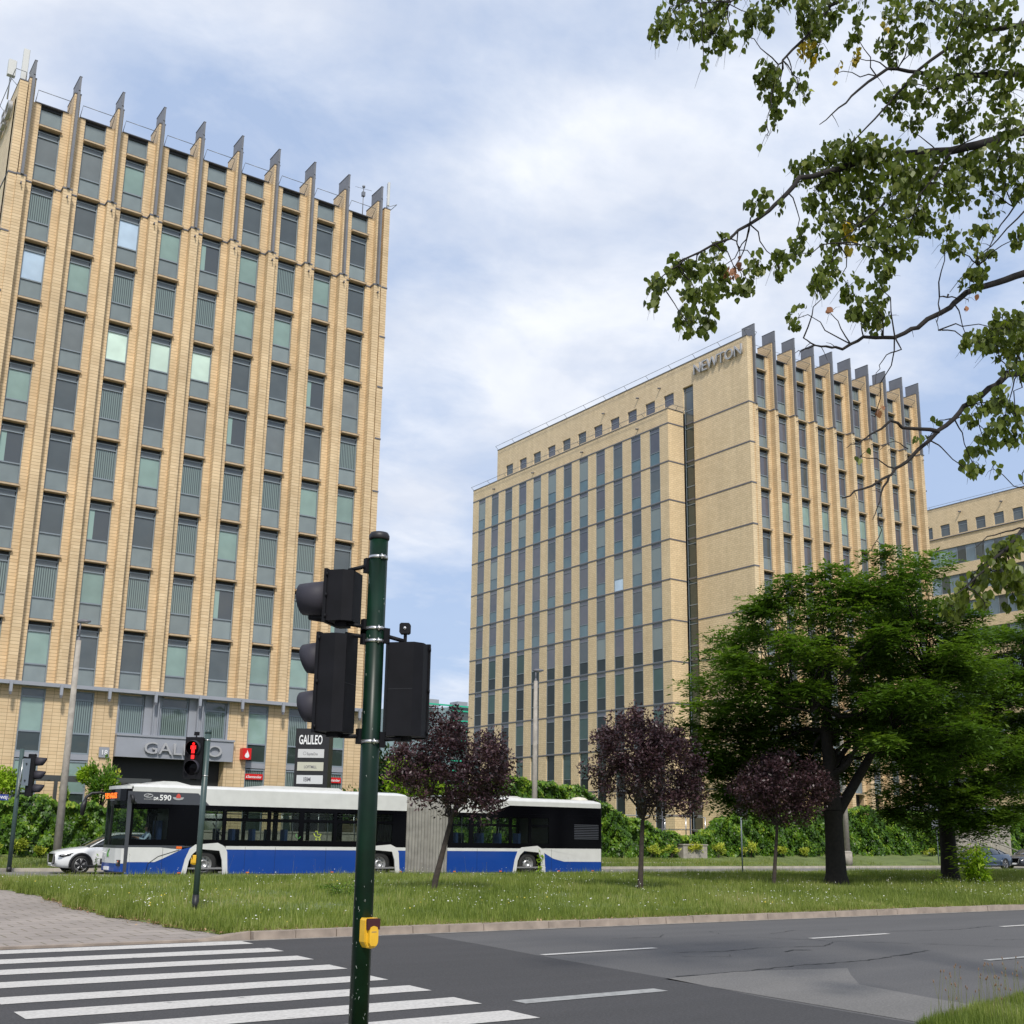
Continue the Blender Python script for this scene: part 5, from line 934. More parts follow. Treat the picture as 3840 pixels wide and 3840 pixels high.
# small road signs
def rsign(label,x,y,z0,z1,shape,cat='road sign'):
    root=thing('road_sign',label,cat,(x,y,z0)); mb=MB(); mb.tube([(x,y,z0),(x,y,z1)],.035,mat('galvanised',(.16,.19,.21),.5),10); mb.build('post',root); mb=MB()
    if shape=='disc': mb.lathe([(0,0),(.29,0),(.29,.02),(0,.02)],(x,y-.06,z1-.1),(Dv.x,Dv.y,0),M_clad,24)
    else: mb.box(x-.55,x+.75,y-.06,y-.03,z1-.5,z1+.12,M_clad)
    mb.build('plate',root)
rsign('round sign seen from behind on a thin post between the two dark plum trees',40.1,39.2,.12,3.05,'disc'); rsign('rectangular sign back on a thin post left of the second trunk',69.9,50,.15,3.0,'rect')
# ---------------- tenant board ----------------
tb=thing('tenant_board','black totem board reading GALILEO above four pale tenant plates','sign',(26.3,56.,1.3))
A_=Vector((25.03,56.0,0)); Bv=Vector((1.,.0,0)); 
# the board is turned towards the road crossing
mb=MB(); mb.prism([(25.03,56.0),(26.42,54.95),(27.02,55.72),(25.63,56.78)],1.3,6.92,M_blk); mb.build('board',tb)
rot=math.atan2(54.95-56.0,26.42-25.03); ux=Vector((math.cos(rot),math.sin(rot),0)); nx_=Vector((math.sin(rot),-math.cos(rot),0))
def onboard(name,me,s,z,off,parent=tb):
    me.transform(Matrix.Rotation(rot,4,'Z')); p_=Vector((25.03,56.0,z))+ux*s+nx_*off; q=Vector((0,0,0)); t=parent
    while t is not None: q+=t.location; t=t.parent
    return obj(name,me,parent,p_-q)
def btext(t_,size,m,bold,width):
    me=text_mesh(t_,size,.004,m,bold); xs=[v.co.x for v in me.vertices]; me.transform(Matrix.Diagonal((width/(max(xs)-min(xs)),1,1,1))); me.transform(Matrix.Rotation(math.pi/2,4,'X')); return me
onboard('board_title',btext('GALILEO',.66,M_wt,.012,1.22),.16,6.12,.012)
for i,(t_,wd,cl_) in enumerate((('EquiteOne',.55,(.55,.55,.55)),('LOFTMILL',.66,(.50,.49,.40)),('IBM',.36,(.58,.59,.60)),('',.5,(.46,.44,.37)))):
    z_=5.42-i*.665; mb=MB(); mb.box(0,1.36,-.02,0,0,.44,mat('tenant_plate',cl_,.6)); pl=onboard('tenant_plate',mb.mesh('tenant_plate'),.15,z_,.004)
    if t_: onboard('tenant_name',btext(t_,.2 if i!=2 else .3,M_band,.003 if i else 0,wd),.62 if i in (0,3) else .5,z_+.13,.028,pl)
    if i in (0,3): mb=MB(); (mb.lathe([(.085,0),(.07,.002)],(0,0,0),(0,1,0),M_band,16) if i==0 else mb.prism([(0,-.12),(.05,0),(0,.12),(-.05,0)],0,.003,M_band,'y')); onboard('tenant_mark',mb.mesh('tenant_mark'),.5,z_+.22,.028,pl)
BR= [([[12.62,5.18,9.34],[11.89,5.57,10.39],[11.05,6.03,10.66],[10.76,6.13,10.53],[10.42,6.22,10.44],[10.17,6.29,10.52],[9.76,6.34,10.56],[9.57,6.4,10.66]],0.06,0.012),([[12.65,5.2,9.24],[11.82,5.58,9.88],[10.97,6.05,9.98],[10.35,6.23,9.81],[10.0,6.36,9.71],[9.61,6.46,9.66],[9.25,6.59,9.62],[8.9,6.69,9.29],[8.57,6.7,8.94],[8.32,6.75,8.68]],0.06,0.004),([[12.52,5.2,8.7],[11.82,5.62,9.52],[10.91,6.08,9.26],[10.32,6.28,8.98],[9.91,6.49,8.84],[9.23,6.74,8.69],[8.82,6.94,8.46],[8.34,7.06,8.23],[8.1,7.07,7.93],[7.87,7.19,7.7],[7.49,7.24,7.36],[7.05,7.4,7.07],[6.82,7.51,6.84]],0.075,0.005),([[10.99,5.84,10.56],[10.43,6.04,10.3],[10.07,6.25,10.14],[9.56,6.42,9.65],[9.28,6.51,9.28],[8.95,6.56,8.89],[8.69,6.7,8.56]],0.03,0.006),([[12.52,5.26,8.24],[11.52,5.85,7.87],[10.83,6.19,7.58],[10.44,6.27,7.39],[10.07,6.41,7.21],[9.82,6.44,6.98],[9.45,6.57,6.73],[9.15,6.64,6.56],[8.84,6.76,6.5],[8.6,6.84,6.36],[8.34,6.83,6.3],[8.22,6.87,6.3],[8.03,6.84,6.31]],0.055,0.005),([[8.19,6.84,6.28],[8.11,6.9,6.23],[7.97,6.9,6.16]],0.008,0.003),([[9.57,6.26,6.99],[9.47,6.31,6.94],[9.43,6.33,6.72],[9.34,6.27,6.54]],0.01,0.003),([[8.89,6.45,6.42],[8.83,6.35,6.24],[8.75,6.45,6.18],[8.67,6.49,6.03],[8.55,6.45,5.84]],0.009,0.002),([[9.16,6.61,8.07],[8.97,6.6,7.87],[8.76,6.69,7.68],[8.49,6.73,7.41]],0.015,0.003),([[9.92,6.36,8.76],[9.69,6.41,8.44],[9.51,6.5,8.15],[9.31,6.43,7.86]],0.015,0.003),([[10.6,5.98,8.32],[10.36,6.04,8.04],[10.09,6.11,7.61],[9.83,6.09,7.32]],0.012,0.003),([[10.74,6.07,8.23],[10.37,6.18,7.83],[10.09,6.25,7.54],[9.64,6.31,7.05]],0.01,0.003),([[11.85,5.48,6.74],[11.07,5.85,6.47],[10.48,6.09,6.34],[10.12,6.07,6.19],[9.84,6.21,5.94],[9.46,6.19,5.69],[9.18,6.25,5.46],[8.82,6.35,5.12],[8.59,6.38,4.94],[8.21,6.4,4.74],[7.99,6.45,4.62]],0.055,0.006),([[9.05,6.16,5.4],[8.76,6.26,5.38],[8.56,6.33,5.44],[8.38,6.36,5.29],[8.2,6.4,5.19],[8.06,6.43,5.1]],0.022,0.003),([[8.41,6.26,4.86],[8.35,6.3,4.72],[8.23,6.23,4.6],[8.13,6.25,4.4]],0.012,0.003),([[8.36,6.33,4.56],[8.27,6.29,4.47],[8.22,6.27,4.26],[8.12,6.28,4.12]],0.007,0.003),([[8.65,6.2,5.16],[8.52,6.26,5.22],[8.34,6.28,5.1]],0.006,0.002),([[11.7,5.54,5.54],[10.76,5.83,4.96],[10.14,6.05,4.59],[9.73,5.9,4.41],[9.28,5.95,4.06],[8.85,5.97,3.78]],0.05,0.004),([[9.8,5.84,4.51],[9.65,5.93,4.47],[9.47,6.01,4.41],[9.28,6.02,4.28]],0.01,0.003),([[11.68,5.6,12.33],[10.15,6.43,11.6],[9.32,6.91,11.04],[9.0,6.96,10.61],[8.78,7.06,10.32],[8.5,7.05,9.94],[8.28,7.09,9.67],[8.16,7.1,9.5],[7.98,7.07,9.01],[7.86,7.03,8.71]],0.04,0.003),([[9.17,6.8,10.91],[8.51,7.08,10.66],[8.14,7.2,10.46],[7.68,7.31,10.21],[7.31,7.38,10.05],[6.97,7.46,9.89]],0.02,0.003)]
CL= [[6.92,7.59,9.68,0.09,0.14,45,0],[7.25,7.7,10.12,0.16,0.11,60,0],[7.9,8.14,10.51,0.15,0.15,70,0],[8.07,7.99,10.69,0.21,0.13,90,0],[7.82,7.67,10.09,0.17,0.13,80,0],[7.81,7.49,9.85,0.09,0.09,35,0],[7.46,7.5,9.49,0.05,0.09,8,0],[7.66,7.0,9.76,0.1,0.14,55,0],[7.78,7.18,9.72,0.04,0.09,10,0],[8.43,7.48,10.45,0.11,0.17,60,0],[8.66,7.44,10.69,0.11,0.08,30,0],[8.44,6.86,10.13,0.16,0.13,80,0],[8.81,7.22,10.31,0.15,0.13,70,0],[9.01,7.07,10.54,0.13,0.15,60,0],[8.8,7.1,10.03,0.15,0.09,40,0],[8.63,7.17,9.85,0.11,0.11,26,1],[9.18,6.93,9.95,0.06,0.09,12,1],[8.81,6.61,9.87,0.11,0.11,25,0],[8.96,7.0,9.7,0.04,0.04,4,1],[7.95,7.08,9.31,0.12,0.11,70,0],[8.17,7.23,9.3,0.11,0.15,60,0],[8.48,7.43,9.35,0.09,0.11,30,0],[8.59,7.24,9.51,0.11,0.13,35,0],[7.94,7.11,8.6,0.07,0.07,7,0],[8.61,7.59,9.23,0.06,0.06,6,0],[8.61,7.16,9.35,0.06,0.04,8,0],[9.41,6.51,10.26,0.17,0.18,60,0],[9.06,5.92,9.76,0.14,0.14,40,0],[9.3,6.54,9.86,0.15,0.17,60,0],[9.22,6.17,9.64,0.12,0.16,45,0],[10.04,6.21,10.31,0.22,0.19,90,0],[10.08,5.89,10.21,0.24,0.18,100,0],[10.64,6.01,10.25,0.17,0.19,80,0],[10.02,6.19,9.86,0.24,0.17,100,0],[10.41,6.14,9.86,0.23,0.15,70,0],[9.46,6.14,9.21,0.27,0.18,110,0],[9.41,6.61,9.29,0.2,0.15,80,0],[10.14,6.24,9.38,0.28,0.19,120,0],[10.61,6.05,9.64,0.17,0.23,90,0],[10.0,5.78,8.83,0.2,0.16,90,0],[10.15,6.39,9.18,0.17,0.11,50,0],[9.74,6.71,9.19,0.19,0.11,40,0],[9.42,6.67,10.31,0.04,0.06,6,1],[8.88,7.46,8.74,0.17,0.12,60,0],[9.09,7.28,8.81,0.23,0.15,110,0],[8.89,6.78,8.61,0.2,0.13,100,0],[9.1,6.65,8.53,0.22,0.17,120,0],[8.97,6.22,8.15,0.21,0.14,100,0],[9.93,6.53,8.62,0.23,0.17,100,0],[10.31,6.41,8.75,0.21,0.17,90,0],[10.06,5.92,8.47,0.24,0.2,120,0],[8.73,7.14,8.27,0.17,0.19,90,0],[8.97,7.02,8.3,0.19,0.21,110,0],[9.2,6.88,8.22,0.19,0.21,100,0],[8.85,6.31,7.9,0.18,0.19,90,0],[9.72,6.59,8.36,0.17,0.17,60,0],[9.82,6.24,8.22,0.18,0.18,80,0],[10.21,6.09,8.24,0.22,0.17,60,0],[10.15,5.77,8.25,0.11,0.22,60,0],[8.76,7.03,7.91,0.19,0.15,70,0],[9.14,6.98,7.9,0.15,0.17,60,0],[9.26,6.7,7.81,0.2,0.2,90,0],[9.61,6.58,8.03,0.19,0.17,70,0],[8.68,6.21,7.2,0.16,0.14,60,0],[8.64,6.43,7.27,0.12,0.18,45,0],[8.6,6.87,7.49,0.11,0.15,40,0],[8.54,7.22,7.69,0.11,0.15,40,0],[8.05,6.92,7.19,0.07,0.05,10,0],[8.94,6.99,7.68,0.08,0.17,18,1],[9.64,6.43,7.88,0.15,0.13,50,0],[9.11,5.94,7.31,0.09,0.1,20,0],[9.62,6.21,7.46,0.11,0.07,18,0],[9.56,5.9,7.48,0.14,0.11,40,0],[9.68,5.56,7.33,0.09,0.1,25,0],[7.69,7.04,7.72,0.12,0.07,28,0],[8.05,7.06,7.84,0.07,0.05,10,0],[7.38,7.32,7.3,0.11,0.07,22,0],[7.09,7.55,7.09,0.11,0.09,30,0],[6.81,7.51,6.78,0.12,0.1,45,0],[7.09,7.94,6.86,0.07,0.11,25,0],[7.32,7.66,7.1,0.14,0.11,60,0],[7.72,7.72,7.36,0.13,0.11,50,0],[7.9,7.57,7.33,0.11,0.11,18,2],[7.29,7.47,6.8,0.2,0.14,80,0],[8.07,7.9,7.34,0.15,0.13,50,0],[6.99,7.33,6.37,0.1,0.12,50,0],[7.5,7.57,6.6,0.11,0.11,35,0],[7.8,7.18,7.15,0.11,0.09,35,0],[8.1,7.17,7.2,0.11,0.13,40,0],[7.58,7.09,6.84,0.09,0.07,25,0],[8.11,7.77,7.16,0.06,0.06,8,0],[8.47,6.86,7.12,0.14,0.14,50,0],[8.06,6.65,6.74,0.1,0.1,40,0],[8.87,6.94,7.14,0.11,0.13,35,0],[8.61,6.36,6.91,0.1,0.14,40,0],[9.04,6.72,6.99,0.09,0.09,30,0],[8.68,6.66,6.72,0.11,0.14,50,0],[9.05,6.76,6.73,0.13,0.11,60,0],[9.55,6.97,7.59,0.08,0.12,15,0],[8.63,7.4,6.9,0.11,0.08,26,0],[8.51,6.89,6.72,0.03,0.05,3,2],[10.19,6.32,7.56,0.15,0.09,35,0],[9.95,6.23,7.22,0.11,0.09,40,0],[9.59,6.08,6.86,0.05,0.05,4,2],[9.63,5.72,6.44,0.12,0.12,55,0],[10.01,6.12,6.59,0.11,0.11,40,0],[10.18,5.96,6.47,0.09,0.11,45,0],[10.24,6.49,6.72,0.1,0.08,14,0],[10.63,6.24,6.46,0.08,0.12,25,0],[10.73,5.65,9.82,0.22,0.37,90,0],[10.34,5.54,8.42,0.22,0.36,90,0],[10.85,5.98,7.21,0.23,0.38,60,0],[9.49,5.62,10.09,0.35,0.1,90,0],[8.76,6.27,10.18,0.35,0.1,70,0],[8.0,7.46,10.59,0.37,0.09,70,0],[10.16,6.05,6.77,0.15,0.15,60,0],[9.4,5.88,6.29,0.13,0.1,35,0],[10.09,6.12,6.52,0.15,0.12,50,0],[10.54,6.19,6.59,0.09,0.17,40,0],[9.9,5.88,6.14,0.08,0.1,20,0],[9.7,6.1,5.78,0.13,0.1,40,0],[9.61,5.86,5.74,0.1,0.1,35,0],[9.44,6.07,5.6,0.1,0.08,22,0],[10.49,6.34,5.9,0.16,0.14,55,0],[9.67,6.04,5.48,0.1,0.1,30,0],[10.54,6.29,5.7,0.1,0.14,40,0],[10.21,6.45,5.52,0.16,0.1,35,0],[9.77,6.29,5.24,0.08,0.1,25,0],[9.37,6.07,5.01,0.06,0.05,10,0],[10.36,6.45,5.36,0.05,0.09,7,0],[9.38,6.42,5.63,0.1,0.02,4,0],[9.22,6.4,5.43,0.1,0.08,8,0],[8.59,6.7,5.2,0.08,0.03,4,0],[9.39,7.11,5.92,0.05,0.05,4,2],[10.04,5.95,5.11,0.03,0.05,5,0],[9.68,5.9,4.31,0.13,0.1,50,0],[9.74,6.14,4.27,0.12,0.08,35,0],[9.38,5.87,4.03,0.16,0.09,60,0],[9.78,6.32,4.06,0.15,0.12,55,0],[9.85,6.01,4.05,0.11,0.13,50,0],[9.28,6.19,3.87,0.11,0.1,40,0],[9.71,6.6,3.88,0.09,0.1,28,0],[9.74,6.65,3.79,0.07,0.09,18,0],[9.13,5.88,3.73,0.08,0.08,20,0],[9.95,6.07,3.87,0.1,0.08,25,0]]
# ---------------- hedges ----------------
def hedge(name,label,prof,y0,y1,zb,n,ls,seed,lm=LF_ivy,cat='hedge'):
    g=np.random.default_rng(seed); root=thing(name,label,cat,(prof[0][0],y0,zb)); xs=[p_[0] for p_ in prof]; zs=[p_[1] for p_ in prof]
    nx=int((xs[-1]-xs[0])/.4)+2; X=np.linspace(xs[0],xs[-1],nx); Z=np.interp(X,xs,zs); mb=MB(); vs=[]
    ov=root.location
    for i in range(nx):
        zt=Z[i]-.18; b=.15*math.sin(X[i]*1.9)+.1*math.sin(X[i]*4.3)
        for (y_,z_) in ((y0+.55,zb-.3),(y0+.6,zb+(zt-zb)*.5),(y0+.65,zt-.25),(y0+.8,zt-.1),(y1-.3,zt),(y1-.1,zb-.3)): vs.append((X[i],y_,z_))
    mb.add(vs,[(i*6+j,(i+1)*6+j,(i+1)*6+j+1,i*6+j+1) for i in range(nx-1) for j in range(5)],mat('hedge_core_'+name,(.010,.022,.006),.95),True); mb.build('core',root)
    x=g.uniform(xs[0],xs[-1],n); zt=np.interp(x,xs,zs); bump=.22*np.sin(x*1.1+seed)+.16*np.sin(x*2.7)+.10*np.sin(x*6.1); zt=zt+bump*.6
    t=g.uniform(0,1,n); top=g.uniform(0,1,n)<.22; z=np.where(top,zt+g.normal(0,.06,n),zb+(zt-zb)*t); y=np.where(top,g.uniform(y0+.1,y1-.2,n),y0+.10+.22*t+.16*np.sin(x*1.9)+.12*np.sin(x*3.3+2*np.sin(z*3.1))+.10*np.sin(x*7.1-z*5+3*np.sin(x*2.1))+.09*np.sin(z*6+2.5*np.sin(x*4.3))+g.uniform(-.07,.12,n))
    c=np.stack([x,y,z],-1)-np.array(ov); ax=np.stack([g.normal(0,.6,n),g.normal(-.3,.3,n),-np.abs(g.normal(.7,.5,n))],-1); nr=np.stack([g.normal(0,.45,n),g.normal(-1,.3,n),g.normal(.55,.45,n)],-1)
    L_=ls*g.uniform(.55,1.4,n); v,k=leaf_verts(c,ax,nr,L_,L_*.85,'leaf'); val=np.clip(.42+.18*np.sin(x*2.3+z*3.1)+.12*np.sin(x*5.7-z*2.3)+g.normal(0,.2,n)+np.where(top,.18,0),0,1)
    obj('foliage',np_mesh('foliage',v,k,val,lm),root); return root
hedge('ivy_hedge','ivy covered garden wall at the left, behind the white car',[(2,2.75),(9,2.75),(12,2.8),(15,2.7),(16.6,2.6),(17.4,2.0)],54.1,55.4,.42,24000,.15,1)
hedge('ivy_hedge','tall ivy hedge behind the rear half of the bus',[(28.6,2.2),(29.4,2.8),(30,2.9),(34,3.4),(36,4.5),(39,4.75),(42,4.4),(44.5,3.4),(47,2.6),(48.6,1.95)],54.1,55.4,.42,36000,.16,11)
hedge('ivy_hedge','ivy covered wall behind the large tree trunks, right of the stair railing',[(52.4,1.9),(54.2,2.9),(57,3.3),(62,3.6),(70,3.7),(76,3.5),(77.6,2.9),(78.4,1.4)],54.1,55.6,.5,36000,.18,2)
hedge('ivy_hedge','overgrown bank of ivy right of the concrete ramp wall',[(83.2,2.2),(85,3.6),(90,4.2),(104,4.4)],54.3,56,.7,13000,.24,3)
hedge('low_hedge','low ground hugging hedge in front of the stair railing',[(47.8,1.9),(50,1.7),(53,1.8)],54.0,55.0,.45,4200,.16,4)
tw=thing('terrace_wall','pale concrete terrace wall and steps seen through the bus windows','wall',(23,54.6,.4)); mb=MB(); mb.box(17.4,28.7,54.7,55.0,.3,1.62,M_conc); mb.box(17.35,28.75,54.66,55.04,1.62,1.70,M_conc); mb.build('wall',tw)
mb=MB(); 
for x_ in (18,20,22,24,26,28): mb.tube([(x_,54.85,1.7),(x_,54.85,2.6)],.025,M_steel,6)
mb.tube([(18,54.85,2.6),(28,54.85,2.6)],.03,M_steel,6); mb.build('handrail',tw)
for q,(x_,lb) in enumerate(((21.3,'white planter tub seen through the front bus windows'),(25.9,'white planter tub seen through the middle bus windows'))):
    pt=thing('planter',lb,'planter',(x_,57,1.5)); mb=MB(); mb.lathe([(0,1.5),(.38,1.5),(.5,2.4),(.52,2.5),(.44,2.5),(.42,2.3),(0,2.3)],(x_,57,0),(0,0,1),M_white,20); mb.build('tub',pt); g9=np.random.default_rng(q); c9=g9.normal(0,1,(260,3))*np.array([.28,.28,.16])+np.array([0,0,1.15]); v9,k9=leaf_verts(c9,g9.normal(0,1,(260,3)),g9.normal(0,1,(260,3)),np.full(260,.14),np.full(260,.07)); obj('foliage',np_mesh('foliage',v9,k9,g9.uniform(0,1,260),LF_ivy),pt)
# bushes over the hedge, thujas, pergola
def bush(name,label,x,y,z,rx_,ry_,rz_,n,ls,lm,seed,cat='bush',group=None,taper=0,trunkh=0,sh='leaf'):
    g=np.random.default_rng(seed); root=thing(name,label,cat,(x,y,z),group); nb=max(4,int(n/220)); mb=MB()
    th=g.uniform(0,2*np.pi,nb); ph=g.uniform(-.2,1,nb); rr=g.uniform(.45,.95,nb); cc=np.stack([np.cos(th)*np.sqrt(np.clip(1-ph**2,0,1))*rr*rx_,np.sin(th)*np.sqrt(np.clip(1-ph**2,0,1))*rr*ry_,trunkh+rz_*(.5+.5*ph*rr)*1.0],-1)
    if taper: f=1-taper*np.clip((cc[:,2]-trunkh)/rz_,0,1); cc[:,0]*=f; cc[:,1]*=f
    for c_ in cc[:14]: mb.tube([(0,0,0),(c_[0]*.3,c_[1]*.3,c_[2]*.5),tuple(c_)],[.05*rz_/2.5,.03*rz_/2.5,.01],M_tree,5,False)
    mb.build('stem',root,False)
    i=g.integers(0,nb,n); c=cc[i]+g.normal(0,1,(n,3))*np.array([rx_*.2,ry_*.2,rz_*.11]); 
    if taper: c[:,:2]*= (1-.5*taper*np.clip((c[:,2:3]-trunkh)/rz_,0,1))
    c[:,2]=np.maximum(c[:,2],.02); ax=c-np.array([0,0,trunkh+rz_*.4])+g.normal(0,.5*rx_,(n,3)); nr=g.normal(0,.6,(n,3))+np.array([-.2,-.5,.7]); L_=ls*g.uniform(.6,1.4,n); v,k=leaf_verts(c,ax,nr,L_,L_*.55,sh)
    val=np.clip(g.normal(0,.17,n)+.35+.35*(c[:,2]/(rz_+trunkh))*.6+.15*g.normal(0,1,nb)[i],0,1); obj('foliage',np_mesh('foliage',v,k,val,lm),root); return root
bush('garden_bush','bright green bush rising over the bus roof beside the left tower corner',34.0,59.5,1.5,2.0,1.6,4.2,3600,.30,LF_fresh,5)
bush('garden_bush','dark green rounded shrub at the foot of the left tower, under its right corner',30.6,58.6,1.5,1.2,1.0,2.6,1500,.25,LF_ivy,6)
bush('deciduous_tree','feathery dark green tree far behind, in the gap right of the left tower',52.5,95,1.5,3.4,3.0,7.2,5200,.42,LF_con,7,'tree')
bush('deciduous_tree','second dark tree in the gap, lower and nearer the office block',50.5,88,1.5,2.2,2.2,5.2,2400,.4,LF_con,17,'tree')
bush('deciduous_tree','green tree behind the purple plum, under the striped glass building',58.,93,1.5,4,3.0,4.8,3200,.42,LF_ivy,18,'tree')
bush('thuja','slender yellow green thuja left of the tower entrance',16.75,58.4,1.5,.42,.42,3.25,1500,.16,LF_yel,8,'conifer',None,.85,0,'diamond')
bush('thuja','slender yellow green thuja right of the tower entrance, under the red flame sign',26.95*.985,58.4,1.5,.50,.50,3.7,1700,.16,LF_yel,9,'conifer',None,.85,0,'diamond')
M_perg=mat('pergola_steel',(.055,.06,.06),.6)
pg=thing('pergola','dark steel pergola overgrown by vines behind the hedge at the left','pergola',(13,57,1.4)); mb=MB(); mb.box(9.5,18.0,56.95,57.08,3.86,4.08,M_perg); mb.box(9.5,18.0,58.6,58.7,3.86,4.08,M_perg); mb.build('beam',pg)
for x_ in (10.2,11.75,13.5,15.3,17.2): mb=MB(); mb.box(x_,x_+.14,56.95,57.08,1.4,3.855,M_perg); mb.box(x_+.04,x_+.1,57.09,58.59,3.9,4.05,M_perg); mb.build('post',pg)
bush('climbing_vine','mop of vine leaves over the left end of the pergola',11.0,56.7,2.6,1.2,.6,1.7,2200,.15,LF_fresh,21,'vine')
bush('climbing_vine','large clump of vine on the pergola left of the entrance',15.55,56.6,2.2,.75,.6,2.5,2600,.16,LF_ivy,22,'vine')
bush('climbing_vine','thin vine climbing a pergola post behind the concrete lamp post',13.9,56.7,1.6,.3,.3,2.5,700,.18,LF_ivy,23,'vine')
bush('climbing_vine','bright vine tuft on the pergola beam above the white car',15.2,56.8,3.6,.7,.4,.9,700,.2,LF_fresh,24,'vine')
for i,(x_,z_,s_) in enumerate(((10.3,.45,.75),(11.4,.45,.8),(12.4,.42,.45),(47.3,.5,.7),(49.0,.5,.75),(50.9,.55,.8),(52.9,.5,.85),(55.8,.5,.95),(58.8,.5,.8),(61.,.5,.6),(74.,.6,.7))):
    lab=['yellow leaved shrub at the far left foot of the hedge, by the picture edge','yellow leaved shrub at the hedge foot between the left post and the lamp post','small olive shrub left of the white car','yellow shrub at the hedge foot just right of the bus rear','yellow shrub left of the grey steps','olive yellow shrub under the stair railing','bright yellow shrub right of the grey steps','large yellow shrub just right of the round sign post','yellow shrub behind the third plum trunk','small yellow shrub beside the thick lamp post foot','yellow tuft between the two large tree trunks'][i]
    bush('yellow_shrub',lab,x_,53.75,z_,s_*.8,.35,s_,420,.13,LF_yel,40+i,'shrub','yellow shrubs along the hedge foot')
# stair railing and grey steps
rl=thing('stair_railing','pale metal railing above the low hedge left of the round road sign','railing',(50.,56,1.5)); mb=MB()
for x_ in (44.5,46.5,48.5,50.5,52.3,54.0): mb.tube([(x_,56,1.4),(x_,56,3.0)],.035,M_steel,8)
for z_ in (3.0,2.2): mb.tube([(44.5,56,z_),(54.0,56,z_)],.03,M_steel,8)
mb.build('rails',rl); mb=MB(); mb.box(50.2,50.28,55.9,55.98,1.4,4.6,M_band); mb.box(52.6,52.68,55.9,55.98,1.4,4.6,M_band); mb.box(50.281,52.599,55.92,55.96,4.5,4.6,M_band); mb.box(50.281,52.599,55.92,55.96,3.05,3.12,M_band); mb.build('frame',rl)
gs=thing('grey_plinth','grey concrete block at the foot of the stair railing','plinth',(50.9,54,.4)); mb=MB(); mb.box(49.9,51.9,53.7,54.4,.3,1.25,M_conc); mb.box(49.85,51.95,53.65,54.45,1.25,1.32,M_conc); mb.build('block',gs)
# concrete ramp wall at the right
cw=thing('ramp_wall','grey concrete ramp wall with pale sloping handrails behind the blue sedan','wall',(81,53,.3)); mb=MB(); mb.box(76.5,83.2,53.,53.3,.3,2.9,M_conc); mb.box(76.4,83.3,52.95,53.35,2.9,3.0,M_conc); 
for x_ in (78.,79.6,81.2): mb.box(x_,x_+.02,52.98,52.999,.3,2.9,M_band)
mb.build('panels',cw); mb=MB(); mb.tube([(76.5,52.6,2.6),(83.4,52.6,1.1)],.05,M_conc,8); mb.tube([(76.5,52.6,1.9),(80.4,52.6,1.05)],.05,M_conc,8)
for x_,z_ in ((77.5,2.4),(80,1.85),(82.4,1.35)): mb.tube([(x_,52.6,.3),(x_,52.6,z_)],.035,M_conc,6)
mb.build('handrail',cw)
gh=thing('covered_entrance','dark flat canopy on grey columns above the concrete ramp wall','canopy',(86,58,1.5)); mb=MB(); mb.box(79,92,57,60,4.1,4.5,M_clad); mb.box(79,92,57,60,3.7,4.09,M_dark); mb.build('canopy',gh); mb=MB(); 
for x_ in (79.3,85,91): mb.box(x_,x_+.4,57.1,57.5,1.5,3.69,M_conc)
mb.build('column',gh)
# ---------------- trees ----------------
Dn=np.array([.56608,.82435,0.]); Rn=np.array([.82435,-.56608,0.]); Un=np.array([0,0,1.])
def inpoly(px,py,P_):
    c=np.zeros(len(px),bool); n=len(P_)
    for i in range(n):
        x1,y1=P_[i]; x2,y2=P_[(i+1)%n]; k=((y1>py)!=(y2>py))&(px<(x2-x1)*(py-y1)/(y2-y1+1e-12)+x1); c^=k
    return c
def limb(mb,p0,p1,r0,r1,m,sag=.0,n=6,seed=0,wob=.05):
    R_=random.Random(seed); p0=Vector(p0); p1=Vector(p1); L_=(p1-p0).length; pts=[];
    for i in range(n+1):
        t=i/n; p_=p0.lerp(p1,t)+Vector((0,0,sag*L_*math.sin(math.pi*t))); 
        if 0<i<n: p_+=Vector((R_.gauss(0,1),R_.gauss(0,1),R_.gauss(0,1)))*wob*L_*.3
        pts.append(p_)
    mb.tube(pts,[r0+(r1-r0)*(i/n)**.8 for i in range(n+1)],m,7,False); return pts
